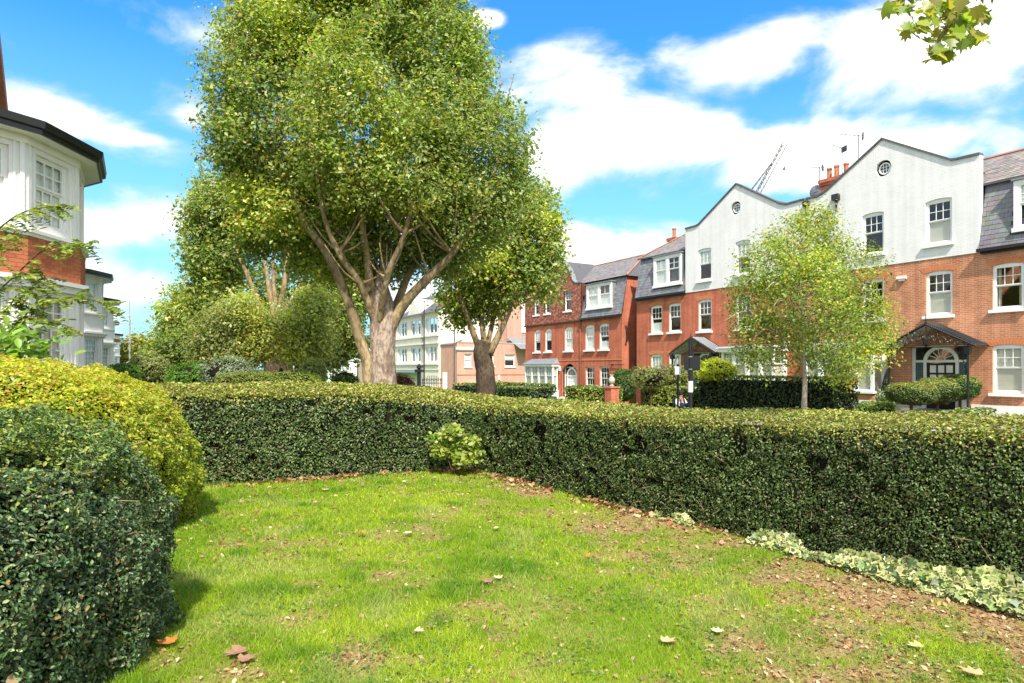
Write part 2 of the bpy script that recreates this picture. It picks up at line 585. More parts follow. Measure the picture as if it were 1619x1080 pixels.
M = dict(
    brick_red=brick_mat('brick_red', (0.62, 0.165, 0.085), (0.52, 0.125, 0.065), (0.52, 0.27, 0.19), stain=0.30),
    brick_orange=brick_mat('brick_orange', (0.62, 0.25, 0.12), (0.50, 0.17, 0.085), (0.62, 0.45, 0.32), stain=0.28),
    brick_pink=brick_mat('brick_pink', (0.60, 0.33, 0.25), (0.53, 0.27, 0.20), (0.6, 0.45, 0.38), stain=0.15),
    brick_dark=brick_mat('brick_dark', (0.36, 0.13, 0.08), (0.28, 0.10, 0.065), (0.36, 0.26, 0.2), stain=0.3),
    mortar=mat('mortar', (0.62, 0.40, 0.27), 0.95, var=0.2, vscale=8),
    brick_loose=mat('brick_piece', (0.50, 0.16, 0.075), 0.85, 0.25, attr=False, var=0.3, vscale=5, bump=0.004, bscale=60),
    brick_loose_b=mat('brick_piece_dark', (0.40, 0.12, 0.06), 0.85, 0.25, var=0.3, vscale=5, bump=0.004, bscale=60),
    arch=mat('gauged_brick', (0.60, 0.22, 0.10), 0.85, 0.2, var=0.2, vscale=6),
    render=brick_mat('white_painted_brick', (0.82, 0.815, 0.81), (0.78, 0.775, 0.77), (0.72, 0.715, 0.71), stain=0.08),
    white=mat('white_paint', (0.83, 0.83, 0.81), 0.4, 0.5, var=0.04, vscale=4),
    white_smooth=mat('white_render', (0.80, 0.79, 0.77), 0.6, 0.3, var=0.06, vscale=2),
    cream=mat('cream_render', (0.74, 0.70, 0.61), 0.7, 0.3, var=0.1, vscale=1.5),
    tan=mat('tan_wall', (0.5, 0.38, 0.28), 0.8, 0.2, var=0.2, vscale=2),
    black=mat('black_paint', (0.015, 0.015, 0.017), 0.35, 0.5),
    iron=mat('black_iron', (0.012, 0.012, 0.013), 0.4, 0.5),
    lead=mat('lead_flashing', (0.22, 0.23, 0.25), 0.6, 0.4, var=0.2, vscale=5),
    coping=mat('dark_coping', (0.12, 0.11, 0.11), 0.8, 0.3, var=0.3, vscale=4),
    slate=mat('slate', (0.20, 0.205, 0.225), 0.6, 0.4, attr=True, var=0.25, vscale=3),
    slate_plain=mat('slate_underlay', (0.10, 0.10, 0.115), 0.8, 0.3),
    tile=mat('clay_tile', (0.3, 0.1, 0.06), 0.85, 0.2, attr=True, var=0.25, vscale=4),
    tile_under=mat('tile_underlay', (0.12, 0.05, 0.035), 0.9, 0.1),
    ridge=mat('clay_ridge', (0.42, 0.2, 0.13), 0.85, 0.2, var=0.3, vscale=3),
    terracotta=mat('terracotta', (0.50, 0.19, 0.11), 0.8, 0.2, var=0.25, vscale=6),
    stone=mat('pale_stone', (0.50, 0.46, 0.40), 0.85, 0.2, var=0.3, vscale=9, bump=0.01),
    glass=glass_mat('window_glass'),
    leaded=mat('leaded_glass', (0.06, 0.13, 0.13), 0.15, 0.6, var=0.4, vscale=14),
    blind=mat('cream_blind', (0.60, 0.57, 0.49), 0.9, 0.1, var=0.06, vscale=3),
    blind_white=mat('white_blind', (0.86, 0.86, 0.83), 0.9, 0.1, var=0.06, vscale=3),
    curtain=mat('curtain', (0.60, 0.54, 0.42), 0.9, 0.1, var=0.2, vscale=14),
    steel=mat('galvanised_steel', (0.5, 0.5, 0.5), 0.45, 0.5, metal=0.6),
    board=mat('scaffold_board', (0.42, 0.31, 0.2), 0.8, 0.2, var=0.3, vscale=5),
    hedge_core=mat('hedge_twigs', (0.016, 0.015, 0.010), 0.95, 0.05, var=0.5, vscale=20),
    asphalt=mat('asphalt', (0.055, 0.055, 0.057), 0.9, 0.2, var=0.3, vscale=4, bump=0.01, bscale=120),
    paving=mat('pavement_slabs', (0.32, 0.31, 0.29), 0.85, 0.2, var=0.25, vscale=2, bump=0.005, bscale=50),
    brickpave=brick_mat('brick_paving', (0.38, 0.27, 0.22), (0.32, 0.22, 0.18), (0.3, 0.25, 0.2)),
    kerb=mat('granite_kerb', (0.33, 0.33, 0.32), 0.8, 0.3, var=0.25, vscale=8),
    earth=mat('ground_turf', (0.10, 0.15, 0.035), 0.95, 0.1, c2=(0.07, 0.10, 0.03), vscale=1.5, bump=0.03, bscale=12),
    turf=mat('garden_turf', (0.16, 0.26, 0.04), 0.95, 0.1, c2=(0.10, 0.18, 0.03), vscale=2.5, bump=0.03, bscale=40),
    lawn=mat('lawn_soil', attr=True, rough=0.95, spec=0.1, var=0.35, vscale=30, bump=0.02, bscale=70),
    leaf=leaf_mat('tree_leaf', 0.42, 0.48, 0.45),
    leaf_gloss=leaf_mat('glossy_leaf', 0.40, 0.18, 0.38),
    leaf_dry=leaf_mat('dry_leaf', 0.85, 0.12, 0.15),
    grass=leaf_mat('grass_blade', 0.55, 0.35, 0.25),
    bark_plane=bark_mat('plane_bark', (0.40, 0.30, 0.17), (0.25, 0.19, 0.10), (0.10, 0.075, 0.05), 2.6, 0.5),
    bark_trunk=bark_mat('plane_trunk_bark', (0.42, 0.33, 0.26), (0.24, 0.17, 0.13), (0.12, 0.085, 0.065), 3.2, 0.5),
    bark_dark=bark_mat('dark_bark', (0.13, 0.095, 0.065), (0.09, 0.065, 0.045), (0.04, 0.03, 0.02), 3, 0.5),
    bark_birch=bark_mat('pale_bark', (0.55, 0.47, 0.40), (0.45, 0.37, 0.31), (0.22, 0.17, 0.14), 5, 0.5),
    twig=mat('twig', (0.10, 0.07, 0.04), 0.9, 0.1),
    twig_pale=mat('pale_twig', (0.30, 0.21, 0.13), 0.9, 0.1),
    skin=mat('skin', (0.45, 0.27, 0.2), 0.6, 0.3),
    shirt=mat('white_shirt', (0.75, 0.75, 0.76), 0.9, 0.1),
    navy=mat('navy_cloth', (0.03, 0.035, 0.06), 0.9, 0.1),
    hair=mat('dark_hair', (0.02, 0.015, 0.012), 0.7, 0.3),
    crane=mat('crane_steel', (0.10, 0.11, 0.13), 0.6, 0.3),
    orange=mat('orange_plastic', (0.75, 0.33, 0.03), 0.5, 0.4),
    green_paint=mat('green_paint', (0.02, 0.11, 0.06), 0.6, 0.3, var=0.3, vscale=6),
    tarp=mat('white_tarpaulin', (0.75, 0.76, 0.78), 0.5, 0.4),
    tarp_grey=mat('grey_tarpaulin', (0.42, 0.43, 0.46), 0.5, 0.4, var=0.3, vscale=5),
)


# ------------------------------------------------------------------ numpy noise and leaf meshes
def vnoise(P, scale, seed=0):
    P = np.asarray(P, dtype=np.float64) * scale + 1000.0 + seed * 17.3
    i = np.floor(P).astype(np.int64)
    f = P - i
    f = f * f * (3 - 2 * f)

    def h(a, b, c):
        n = (a * 73856093) ^ (b * 19349663) ^ (c * 83492791) ^ (seed * 2654435)
        n = (n ^ (n >> 13)) * 1274126177
        n = n & 0x7fffffff
        return (n % 100003) / 100003.0
    r = 0
    for dx in (0, 1):
        for dy in (0, 1):
            for dz in (0, 1):
                w = (f[:, 0] if dx else 1 - f[:, 0]) * (f[:, 1] if dy else 1 - f[:, 1]) * (f[:, 2] if dz else 1 - f[:, 2])
                r = r + w * h(i[:, 0] + dx, i[:, 1] + dy, i[:, 2] + dz)
    return r


def fbm(P, scale, seed=0, o=3):
    r, a, s = 0, 0.5, 0
    for k in range(o):
        r = r + a * vnoise(P, scale * 2 ** k, seed + k * 3)
        s += a
        a *= 0.5
    return r / s


TMPL = {
    'd2': ([(0, -.5, 0), (.3, 0, .1), (0, .5, -.05), (-.3, 0, .1)], [(0, 1, 2), (0, 2, 3)]),
    'oval': ([(0, -.5, 0), (.24, -.15, .07), (.2, .2, .06), (0, .5, -.06), (-.2, .2, .06), (-.24, -.15, .07)], [(0, 1, 2, 3), (0, 3, 4, 5)]),
    'round': ([(0, -.5, 0), (.38, -.2, .05), (.36, .22, .05), (0, .5, -.08), (-.36, .22, .05), (-.38, -.2, .05)], [(0, 1, 2, 3), (0, 3, 4, 5)]),
    'blade': ([(-.5, 0, 0), (.5, 0, 0), (0, 0, 1)], [(0, 1, 2)]),
    'plane': ([(0, -.45, 0), (.22, -.42, .03), (.5, -.12, .09), (.26, .0, .03), (.34, .3, .07), (.1, .2, .0), (0, .55, -.06),
               (-.1, .2, .0), (-.34, .3, .07), (-.26, .0, .03), (-.5, -.12, .09), (-.22, -.42, .03)],
              [(0, 1, 2, 3), (0, 3, 4, 5), (0, 5, 6, 7), (0, 7, 8, 9), (0, 9, 10, 11)]),
    'lobed': ([(0, -.45, 0), (.3, -.3, .04), (.5, .02, .08), (.2, .12, .02), (0, .5, -.05), (-.2, .12, .02), (-.5, .02, .08), (-.3, -.3, .04)],
              [(0, 1, 2, 3), (0, 3, 4, 5), (0, 5, 6, 7)]),
}


def np_mesh(name, V, faces_per, nverts_per, n, COL, material, parent=None, loc=(0, 0, 0)):
    me = bpy.data.meshes.new(name)
    sizes = np.array([len(f) for f in faces_per], dtype=np.int32)
    flat = np.concatenate([np.array(f, dtype=np.int64) for f in faces_per])
    loops = (np.arange(n, dtype=np.int64)[:, None] * nverts_per + flat[None, :]).ravel().astype(np.int32)
    tot = np.tile(sizes, n)
    start = np.concatenate([[0], np.cumsum(tot)[:-1]]).astype(np.int32)
    me.vertices.add(n * nverts_per)
    me.vertices.foreach_set('co', V.astype(np.float32).ravel())
    me.loops.add(len(loops))
    me.loops.foreach_set('vertex_index', loops)
    me.polygons.add(len(tot))
    me.polygons.foreach_set('loop_start', start)
    me.update(calc_edges=True)
    if COL is not None:
        ca = me.color_attributes.new('Col', 'FLOAT_COLOR', 'POINT')
        if COL.shape[0] == n:
            A = np.repeat(np.concatenate([COL, np.ones((n, 1))], 1), nverts_per, axis=0)
        else:
            A = np.concatenate([COL, np.ones((len(COL), 1))], 1)
        ca.data.foreach_set('color', A.astype(np.float32).ravel())
    me.materials.append(material)
    return link(name, me, parent, loc)


def norm(a):
    return a / np.maximum(np.linalg.norm(a, axis=1, keepdims=True), 1e-9)


def leaves(name, C, N, S, COL, tmpl, material, parent=None, loc=(0, 0, 0), droop=0.0):
    n = len(C)
    N = norm(N)
    rnd = rng.normal(size=(n, 3))
    if droop:
        rnd[:, 2] -= droop
    T = norm(rnd - N * np.sum(rnd * N, 1, keepdims=True))
    B = np.cross(N, T)
    tv, tf = TMPL[tmpl]
    tv = np.array(tv)
    V = C[:, None, :] + S[:, None, None] * (tv[None, :, 0:1] * B[:, None, :] + tv[None, :, 1:2] * T[:, None, :] + tv[None, :, 2:3] * N[:, None, :])
    V = V - np.array(loc)[None, None, :]
    return np_mesh(name, V.reshape(-1, 3), tf, len(tv), n, COL, material, parent, loc if parent is None else (0, 0, 0))


def pick(n, palette, w=None, jit=0.18):
    pal = np.array(palette)
    w = None if w is None else np.array(w) / sum(w)
    c = pal[rng.choice(len(pal), n, p=w)]
    j = 1 + rng.normal(0, jit, (n, 1))
    k = 1 + rng.normal(0, jit * 0.3, (n, 3))
    return np.clip(c * np.clip(j, 0.4, 1.8) * k, 0.002, 0.95)


# ------------------------------------------------------------------ GROUND, ROAD, PAVEMENTS
def strip(name, w0, w1, z, material, t0=40, t1=-400, kind='structure', zf=gz, h=0):
    ts = [t0, -22, -24, -26, -28, -30, -32, -34, -36, -45, -65, -120, t1]
    mb = MB()
    for a, b in zip(ts[:-1], ts[1:]):
        A = [W(a, w0, zf(a) + z), W(a, w1, zf(a) + z), W(b, w1, zf(b) + z), W(b, w0, zf(b) + z)]
        mb.face(A)
        if h:
            mb.face([A[1] - Vector((0, 0, h)), A[2] - Vector((0, 0, h)), A[2], A[1]])
            mb.face([A[0], A[3], A[3] - Vector((0, 0, h)), A[0] - Vector((0, 0, h))])
    o = mb.build(name, material)
    return tag(o, kind=kind)


strip('ground', -1500, 1500, -0.16, M['earth'], 1500, -3000)
strip('garden_ground', -60, 5.2, -0.03, M['earth'], 60, -400)
strip('pavement', 7.0, 9.3, -0.02, M['paving'], h=0.14)
tag(strip('kerb', 9.3, 9.5, -0.018, M['kerb'], h=0.14), kind='structure')
strip('road', 9.5, 17.2, -0.13, M['asphalt'])
strip('kerb', 17.2, 17.4, -0.018, M['kerb'], h=0.14)
strip('pavement', 17.4, 20.6, -0.02, M['paving'], h=0.14)
strip('hedge_bed', 5.2, 7.0, -0.02, M['earth'], h=0.12)
strip('front_garden', 20.6, 60, 0.0, M['turf'], h=0.14)


def lawn_mask(P):
    # 1 = lush green, 0 = bare and littered
    x, y = P[:, 0], P[:, 1]
    Q = np.stack([x, y, np.zeros_like(x)], 1)
    n = fbm(Q, 1.6, 5, 4)
    n2 = fbm(Q, 6.5, 9, 3)
    # distance to the right hedge line (bare strip under it) and to the back hedge
    w = CC * x + SS * y
    bare = np.clip((w - 3.5) / 1.3, 0, 1)
    near = np.clip((5.6 - y) / 2.4, 0, 1)
    left = np.clip((4.9 - y) / 1.5, 0, 1) * np.clip((-x - 0.2) / 1.5, 0, 1)
    g = 0.50 + (n - 0.5) * 2.7 + (n2 - 0.5) * 1.6 + .10 + 0.40 - 0.44 * bare - 0.34 * near * np.clip((x + 1.0) / 2, 0.3, 1) - 0.25 * left
    g = g + 0.25 * np.clip((y - 6) / 3, 0, 1) * (1 - bare)
    return np.clip(g, 0, 1)


def lawn_z(P):
    Q = np.stack([P[:, 0], P[:, 1], np.zeros(len(P))], 1)
    return 0.035 * (fbm(Q, 0.9, 3, 2) - 0.5)


def build_lawn():
    nx, ny = 230, 230
    xs = np.linspace(-7.0, 6.5, nx)
    ys = np.linspace(0.2, 13.0, ny)
    gx, gy = np.meshgrid(xs, ys)
    P = np.stack([gx.ravel(), gy.ravel()], 1)
    g = lawn_mask(P)
    z = lawn_z(P)
    V = np.concatenate([P, z[:, None]], 1)
    i = np.arange((ny - 1) * (nx - 1))
    a = (i // (nx - 1)) * nx + i % (nx - 1)
    F4 = np.stack([a, a + 1, a + 1 + nx, a + nx], 1)
    me = bpy.data.meshes.new('lawn')
    me.from_pydata(V.tolist(), [], F4.tolist())
    ca = me.color_attributes.new('Col', 'FLOAT_COLOR', 'POINT')
    c = np.ones((len(V), 4))
    br = np.array([0.33, 0.21, 0.11])
    gr = np.array([0.17, 0.235, 0.022])
    c[:, :3] = br * (1 - g[:, None]) + gr * g[:, None]
    ca.data.foreach_set('color', c.astype(np.float32).ravel())
    me.materials.append(M['lawn'])
    tag(link('lawn', me), kind='structure')
    # blades
    n = 520000
    y = 2.6 + (rng.random(n) ** 1.7) * 9.4
    x = (rng.random(n) * 2 - 1) * (0.86 * y + 0.3)
    P = np.stack([x, y], 1)
    w = CC * x + SS * y
    keep = (w < 5.6) & (x > -0.68 * y - 0.3) & ((y - 11.3) < 0.42 * (x + 0.73) + 0.25)
    g = lawn_mask(P)
    keep &= rng.random(n) < (0.10 + 1.0 * g)
    P, g = P[keep], g[keep]
    n = len(P)
    d = np.hypot(P[:, 0], P[:, 1])
    tf = np.clip((fbm(np.concatenate([P, np.zeros((n, 1))], 1), 3.2, 55, 2) - 0.5) * 5, 0, 1)
    hh = (0.014 + 0.028 * rng.random(n)) * (0.5 + 0.8 * g) * (.8 + .8 * tf)
    ww = (0.0028 + 0.0022 * rng.random(n)) * np.maximum(1, d / 3.6)
    z = lawn_z(P)
    ang = rng.random(n) * 2 * PI
    lean = rng.normal(0, 0.55, (n, 2))
    base = np.stack([P[:, 0], P[:, 1], z], 1)
    side = np.stack([np.cos(ang), np.sin(ang), np.zeros(n)], 1) * ww[:, None] * 0.5
    tip = base + np.stack([lean[:, 0] * hh, lean[:, 1] * hh, hh], 1)
    V = np.stack([base - side, base + side, tip], 1).reshape(-1, 3)
    big = fbm(np.concatenate([P, np.zeros((n, 1))], 1), 1.1, 21, 3)
    c1 = np.array([0.20, 0.33, 0.010])
    c2 = np.array([0.38, 0.48, 0.022])
    c3 = np.array([0.42, 0.36, 0.17])
    mixv = np.clip((big - 0.38) * 4.0 + rng.normal(0, 0.3, n), 0, 1)[:, None]
    COL = c1 * (1 - mixv) + c2 * mixv
    tuft = np.clip((fbm(np.concatenate([P, np.zeros((n, 1))], 1), 3.2, 55, 2) - 0.55) * 5, 0, 1)[:, None]
    COL = COL * (1 - tuft) + np.array([0.12, 0.27, 0.012]) * tuft
    pale = np.clip((fbm(np.concatenate([P, np.zeros((n, 1))], 1), 1.9, 66, 3) - 0.56) * 6, 0, 1)[:, None]
    COL = COL * (1 - .6 * pale) + np.array([0.44, 0.46, 0.16]) * .6 * pale
    dry = (rng.random(n) < 0.07 + 0.35 * (1 - g) ** 2)[:, None]
    COL = np.where(dry, c3, COL) * (1 + rng.normal(0, 0.18, (n, 1)))
    o = np_mesh('grass', V, [(0, 1, 2)], 3, n, np.clip(COL, 0.01, 1), M['grass'])
    tag(o, 'short bright green mown grass of the lawn, thin and brown in patches', 'grass', kind='stuff')
    # small clover leaves and crumbs of dead leaf
    n = 130000
    y = 2.6 + (rng.random(n) ** 1.6) * 9.0
    x = (rng.random(n) * 2 - 1) * (0.86 * y + 0.3)
    P = np.stack([x, y], 1)
    g = lawn_mask(P)
    w = CC * x + SS * y
    keep = (w < 5.7) & (x > -0.68 * y - 0.3) & ((y - 11.3) < 0.42 * (x + 0.73) + 0.25) & (rng.random(n) < 0.06 + 0.85 * (1 - g) ** 1.5)
    P = P[keep]
    n = len(P)
    d = np.hypot(P[:, 0], P[:, 1])
    C = np.stack([P[:, 0], P[:, 1], lawn_z(P) + 0.006 + 0.014 * rng.random(n)], 1)
    Nn = rng.normal(0, 0.45, (n, 3)) + np.array([0, 0, 1])
    S = (0.010 + 0.042 * rng.random(n) ** 3.5) * np.maximum(1, d / 5)
    COL = pick(n, [(0.36, 0.22, 0.11), (0.26, 0.13, 0.06), (0.45, 0.32, 0.19), (0.5, 0.42, 0.27), (0.14, 0.07, 0.035)], [4, 3, 3, 1, 1.5])
    tag(leaves('leaf_litter', C, Nn, S, COL, 'd2', M['leaf_dry']), 'small brown crumbs of dead leaf scattered over the bare lawn patches', 'leaf litter', kind='stuff')
    n = 26000
    y = 2.6 + (rng.random(n) ** 1.6) * 5.0
    x = (rng.random(n) * 2 - 1) * (0.86 * y + 0.3)
    P = np.stack([x, y], 1)
    cl = fbm(np.stack([x, y, 0 * x], 1), 2.2, 44, 2)
    w = CC * x + SS * y
    keep = (w < 5.5) & (cl > 0.5) & (x > -0.66 * y)
    P = P[keep]
    n = len(P)
    C = np.stack([P[:, 0], P[:, 1], lawn_z(P) + 0.012 + 0.02 * rng.random(n)], 1)
    Nn = rng.normal(0, 0.3, (n, 3)) + np.array([0, 0, 1])
    S = 0.012 + 0.014 * rng.random(n)
    COL = pick(n, [(0.10, 0.2, 0.04), (0.16, 0.27, 0.06), (0.22, 0.33, 0.10)])
    tag(leaves('clover', C, Nn, S, COL, 'round', M['grass']), 'tiny round clover leaves growing low among the grass', 'clover', kind='stuff')


build_lawn()


# ------------------------------------------------------------------ HEDGES
def hedge_faces(fr, bk, ztop_f, ztop_b, z0=0.0):
    """fr/bk: (p0,p1) ground points of the front and back edge; returns bilinear faces (P00,P10,P11,P01, normal hint)"""
    f0, f1, b0, b1 = [np.array([p[0], p[1], 0.0]) for p in (fr[0], fr[1], bk[0], bk[1])]
    up = np.array([0, 0, 1.0])
    F0, F1, B0, B1 = f0 + up * ztop_f[0], f1 + up * ztop_f[1], b0 + up * ztop_b[0], b1 + up * ztop_b[1]
    f0, f1, b0, b1 = [p + up * z0 for p in (f0, f1, b0, b1)]
    c = (f0 + f1 + b0 + b1 + F0 + F1 + B0 + B1) / 8
    out = []
    for nm, q in (('front', (f0, f1, F1, F0)), ('back', (b1, b0, B0, B1)), ('top', (F0, F1, B1, B0)), ('end', (b0, f0, F0, B0)), ('end', (f1, b1, B1, F1))):
        n = np.cross(q[1] - q[0], q[3] - q[0])
        n = n / np.linalg.norm(n)
        if np.dot(n, (q[0] + q[2]) / 2 - c) < 0:
            n = -n
        out.append((nm, q, n))
    return out


def hedge(root, segs, leaf_px=3.0, side_pal=None, top_pal=None, wside=None, wtop=None, min_size=0.024, tmpl='oval', rough=0.05, dens=1.0,
          material=None, skip=(), dome=0.0, faces_skip=(), topgrow=0.05, twigs=0):
    Cs, Ns, Ss, Ks = [], [], [], []
    core = MB()
    for si, (fr, bk, zf, zb) in enumerate(segs):
        z0 = min(gz(-9), 0)
        fs = hedge_faces(fr, bk, zf, zb)
        cen = sum((q[0] + q[2]) / 2 for _, q, _ in fs) / 5
        inset = 0.12
        quads = {}
        f0, f1, b0, b1 = [Vector((p[0], p[1], 0)) for p in (fr[0], fr[1], bk[0], bk[1])]
        wv = (b0 - f0).normalized() * inset
        wv1 = (b1 - f1).normalized() * inset
        lv = (f1 - f0).normalized() * inset
        P = [f0 + wv + lv, f1 + wv1 - lv, b1 - wv1 - lv, b0 - wv + lv]
        if (si, 0) in skip:
            P[0] -= lv; P[3] -= lv
        if (si, 1) in skip:
            P[1] += lv; P[2] += lv
        H = [zf[0], zf[1], zb[1], zb[0]]
        T = [p + Vector((0, 0, h - inset - 0.02)) for p, h in zip(P, H)]
        P = [p + Vector((0, 0, -0.1)) for p in P]
        core.face(T)
        for i in range(4):
            j = (i + 1) % 4
            core.face([P[i], P[j], T[j], T[i]])
        ei = 0
        for nm, q, nrm in fs:
            if nm == 'end':
                ei += 1
                if (si, ei - 1) in skip:
                    continue
            if nm in faces_skip:
                continue
            q = [np.array(p) for p in q]
            area = 0.5 * np.linalg.norm(np.cross(q[2] - q[0], q[3] - q[1]))
            mid = (q[0] + q[1] + q[2] + q[3]) / 4
            # split along the face by distance so near parts get finer leaves
            nn = max(1, int(np.linalg.norm(q[1] - q[0]) / 1.5))
            for k in range(nn):
                u0, u1 = k / nn, (k + 1) / nn
                um = (u0 + u1) / 2
                pm = (q[0] * (1 - um) + q[1] * um + q[3] * (1 - um) + q[2] * um) / 2
                dist = np.linalg.norm(pm - np.array([0, 0, CAMZ]))
                s = max(min_size, leaf_px * 1.3 * dist / F)
                if nm == 'top':
                    s *= 1.15
                facing = np.dot(nrm, np.array([0, 0, CAMZ]) - pm) > 0
                n = int(area / nn * (1.9 if facing else 0.9) * dens / (s * s * 0.42))
                u = u0 + rng.random(n) * (u1 - u0)
                v = rng.random(n)
                if nm != 'top':
                    v = v * 0.985
                p = (q[0][None] * (1 - u)[:, None] + q[1][None] * u[:, None]) * (1 - v)[:, None] + (q[3][None] * (1 - u)[:, None] + q[2][None] * u[:, None]) * v[:, None]
                if nm == 'top' and dome:
                    p[:, 2] += dome * 4 * v * (1 - v)
                nz = fbm(p, 2.2, 31, 3)
                fine = vnoise(p, 14, 77)
                disp = (nz - 0.5) * 2.2 * rough + (fine - 0.5) * rough * 1.2 - rng.random(n) ** 2 * rough * 1.0 + 0.01
                if nm == 'top':
                    disp = disp * 0.7 + rng.random(n) ** 3 * topgrow
                else:
                    hole = np.clip((vnoise(p, 6, 5) - 0.72) * 6, 0, 1)
                    disp -= hole * 0.12
                if nm == 'top':
                    edge = np.clip(1 - np.minimum(v, 1 - v) * np.linalg.norm(q[3] - q[0]) / .10, 0, 1) ** 2
                    disp = disp - .045 * edge + .05 * (fbm(p, .9, 41, 2) - .5)
                else:
                    disp = disp - .05 * np.clip(1 - (1 - v) * np.linalg.norm(q[3] - q[0]) / .10, 0, 1) ** 2
                p = p + nrm[None] * disp[:, None]
                N2 = nrm[None] * 0.9 + rng.normal(0, 0.55, (n, 3)) + np.array([0, 0, 0.35])
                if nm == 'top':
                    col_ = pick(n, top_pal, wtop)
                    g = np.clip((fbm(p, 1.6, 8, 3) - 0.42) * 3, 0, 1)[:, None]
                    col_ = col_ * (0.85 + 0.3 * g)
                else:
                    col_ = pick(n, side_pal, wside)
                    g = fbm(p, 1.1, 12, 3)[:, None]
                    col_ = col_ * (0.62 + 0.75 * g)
                    # fresh growth, with light put into the colour, along the upper rim
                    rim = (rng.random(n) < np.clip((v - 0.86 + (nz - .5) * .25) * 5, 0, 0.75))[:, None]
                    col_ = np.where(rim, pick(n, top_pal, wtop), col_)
                Cs.append(p); Ns.append(N2); Ss.append(s * (0.65 + 0.7 * rng.random(n))); Ks.append(col_)
    core.build('branches', M['hedge_core'], root)
    if twigs:
        tw = MB()
        for (fr, bk, zf, zb) in segs:
            a_, b_ = Vector((*fr[0], 0)), Vector((*fr[1], 0))
            nn_ = (b_ - a_).cross(Vector((0, 0, 1))).normalized()
            if nn_.dot(Vector((*bk[0], 0)) - a_) > 0:
                nn_ = -nn_
            for k in range(int((b_ - a_).length * twigs)):
                t_ = random.random()
                p_ = a_.lerp(b_, t_) + Vector((0, 0, random.uniform(.05, .6) ** 1.0 * random.choice((.5, 1, 1.6)))) - nn_ * .03
                d_ = (nn_ * random.uniform(.1, .7) + (b_ - a_).normalized() * random.gauss(0, .7) + Vector((0, 0, random.gauss(.5, .6)))).normalized()
                tw.tube([p_, p_ + d_ * random.uniform(.06, .18)], [.0035, .002], 3, False)
        tw.build('twigs', M['twig_pale'], root)['kind'] = 'stuff'
    for (fr, bk, zf, zb) in segs:
        q0, q1, q2, q3 = [np.array([p[0], p[1], z]) for p, z in ((fr[0], zf[0]), (fr[1], zf[1]), (bk[1], zb[1]), (bk[0], zb[0]))]
        nsh = int(np.linalg.norm(q1 - q0) * np.linalg.norm(q3 - q0) * 9)
        u, v = rng.random((nsh, 1)), rng.random((nsh, 1))
        p = (q0 * (1 - u) + q1 * u) * (1 - v) + (q3 * (1 - u) + q2 * u) * v
        d = norm(rng.normal(0, .35, (nsh, 3)) + np.array([0, 0, 1]))
        ln = .03 + .09 * rng.random((nsh, 1)) ** 2
        for k in range(5):
            Cs.append(p + d * ln * (k / 4) + rng.normal(0, .006, (nsh, 3)))
            Ns.append(rng.normal(0, .7, (nsh, 3)) + np.array([0, 0, .6]))
            Ss.append(np.full(nsh, max(min_size, .03)) * (.6 + .5 * rng.random(nsh)))
            Ks.append(pick(nsh, top_pal, wtop))
    C, N2, S, K = np.concatenate(Cs), np.concatenate(Ns), np.concatenate(Ss), np.concatenate(Ks)
    o = leaves('leaves', C, N2, S, np.clip(K, 0.003, 0.9), tmpl, material or M['leaf_gloss'], root)
    return len(C)


SIDE = [(0.050, 0.088, 0.020), (0.075, 0.125, 0.028), (0.115, 0.17, 0.045), (0.024, 0.042, 0.012), (0.15, 0.10, 0.05), (0.21, 0.26, 0.11)]  # side leaves kept dark: the shade of the faces is in the colour
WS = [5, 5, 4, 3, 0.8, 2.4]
TOP = [(0.27, 0.30, 0.055), (0.37, 0.38, 0.08), (0.19, 0.24, 0.04), (0.40, 0.31, 0.10), (0.46, 0.46, 0.16), (0.30, 0.16, 0.07)]  # paler top leaves: yellow new growth plus light put into the colour
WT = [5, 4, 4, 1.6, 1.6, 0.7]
NH = 0
# the back hedge and the right-hand hedge meet at the corner of the lawn
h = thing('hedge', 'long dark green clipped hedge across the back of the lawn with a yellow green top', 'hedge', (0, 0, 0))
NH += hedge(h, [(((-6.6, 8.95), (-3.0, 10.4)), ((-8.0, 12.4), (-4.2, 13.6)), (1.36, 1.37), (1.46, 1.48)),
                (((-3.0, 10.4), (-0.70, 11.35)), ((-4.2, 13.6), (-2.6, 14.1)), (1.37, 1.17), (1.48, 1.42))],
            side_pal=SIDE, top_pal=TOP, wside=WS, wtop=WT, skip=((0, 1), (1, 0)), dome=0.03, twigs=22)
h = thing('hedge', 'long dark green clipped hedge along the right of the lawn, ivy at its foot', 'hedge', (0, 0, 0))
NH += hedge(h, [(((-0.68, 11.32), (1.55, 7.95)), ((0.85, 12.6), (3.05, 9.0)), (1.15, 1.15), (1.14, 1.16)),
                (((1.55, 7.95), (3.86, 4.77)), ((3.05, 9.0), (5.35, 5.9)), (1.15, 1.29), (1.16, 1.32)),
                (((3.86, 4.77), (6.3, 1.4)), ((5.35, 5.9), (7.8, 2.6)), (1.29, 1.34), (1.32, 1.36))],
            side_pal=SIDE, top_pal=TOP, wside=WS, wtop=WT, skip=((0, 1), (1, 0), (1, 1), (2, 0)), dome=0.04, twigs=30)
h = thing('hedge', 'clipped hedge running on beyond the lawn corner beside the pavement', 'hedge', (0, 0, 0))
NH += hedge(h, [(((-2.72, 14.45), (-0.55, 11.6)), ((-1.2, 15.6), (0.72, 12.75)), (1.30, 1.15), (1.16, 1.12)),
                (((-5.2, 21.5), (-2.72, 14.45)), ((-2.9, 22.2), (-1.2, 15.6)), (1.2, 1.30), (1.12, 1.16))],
            side_pal=SIDE, top_pal=TOP, wside=WS, wtop=WT, skip=((0, 0), (1, 1)), dome=0.03)


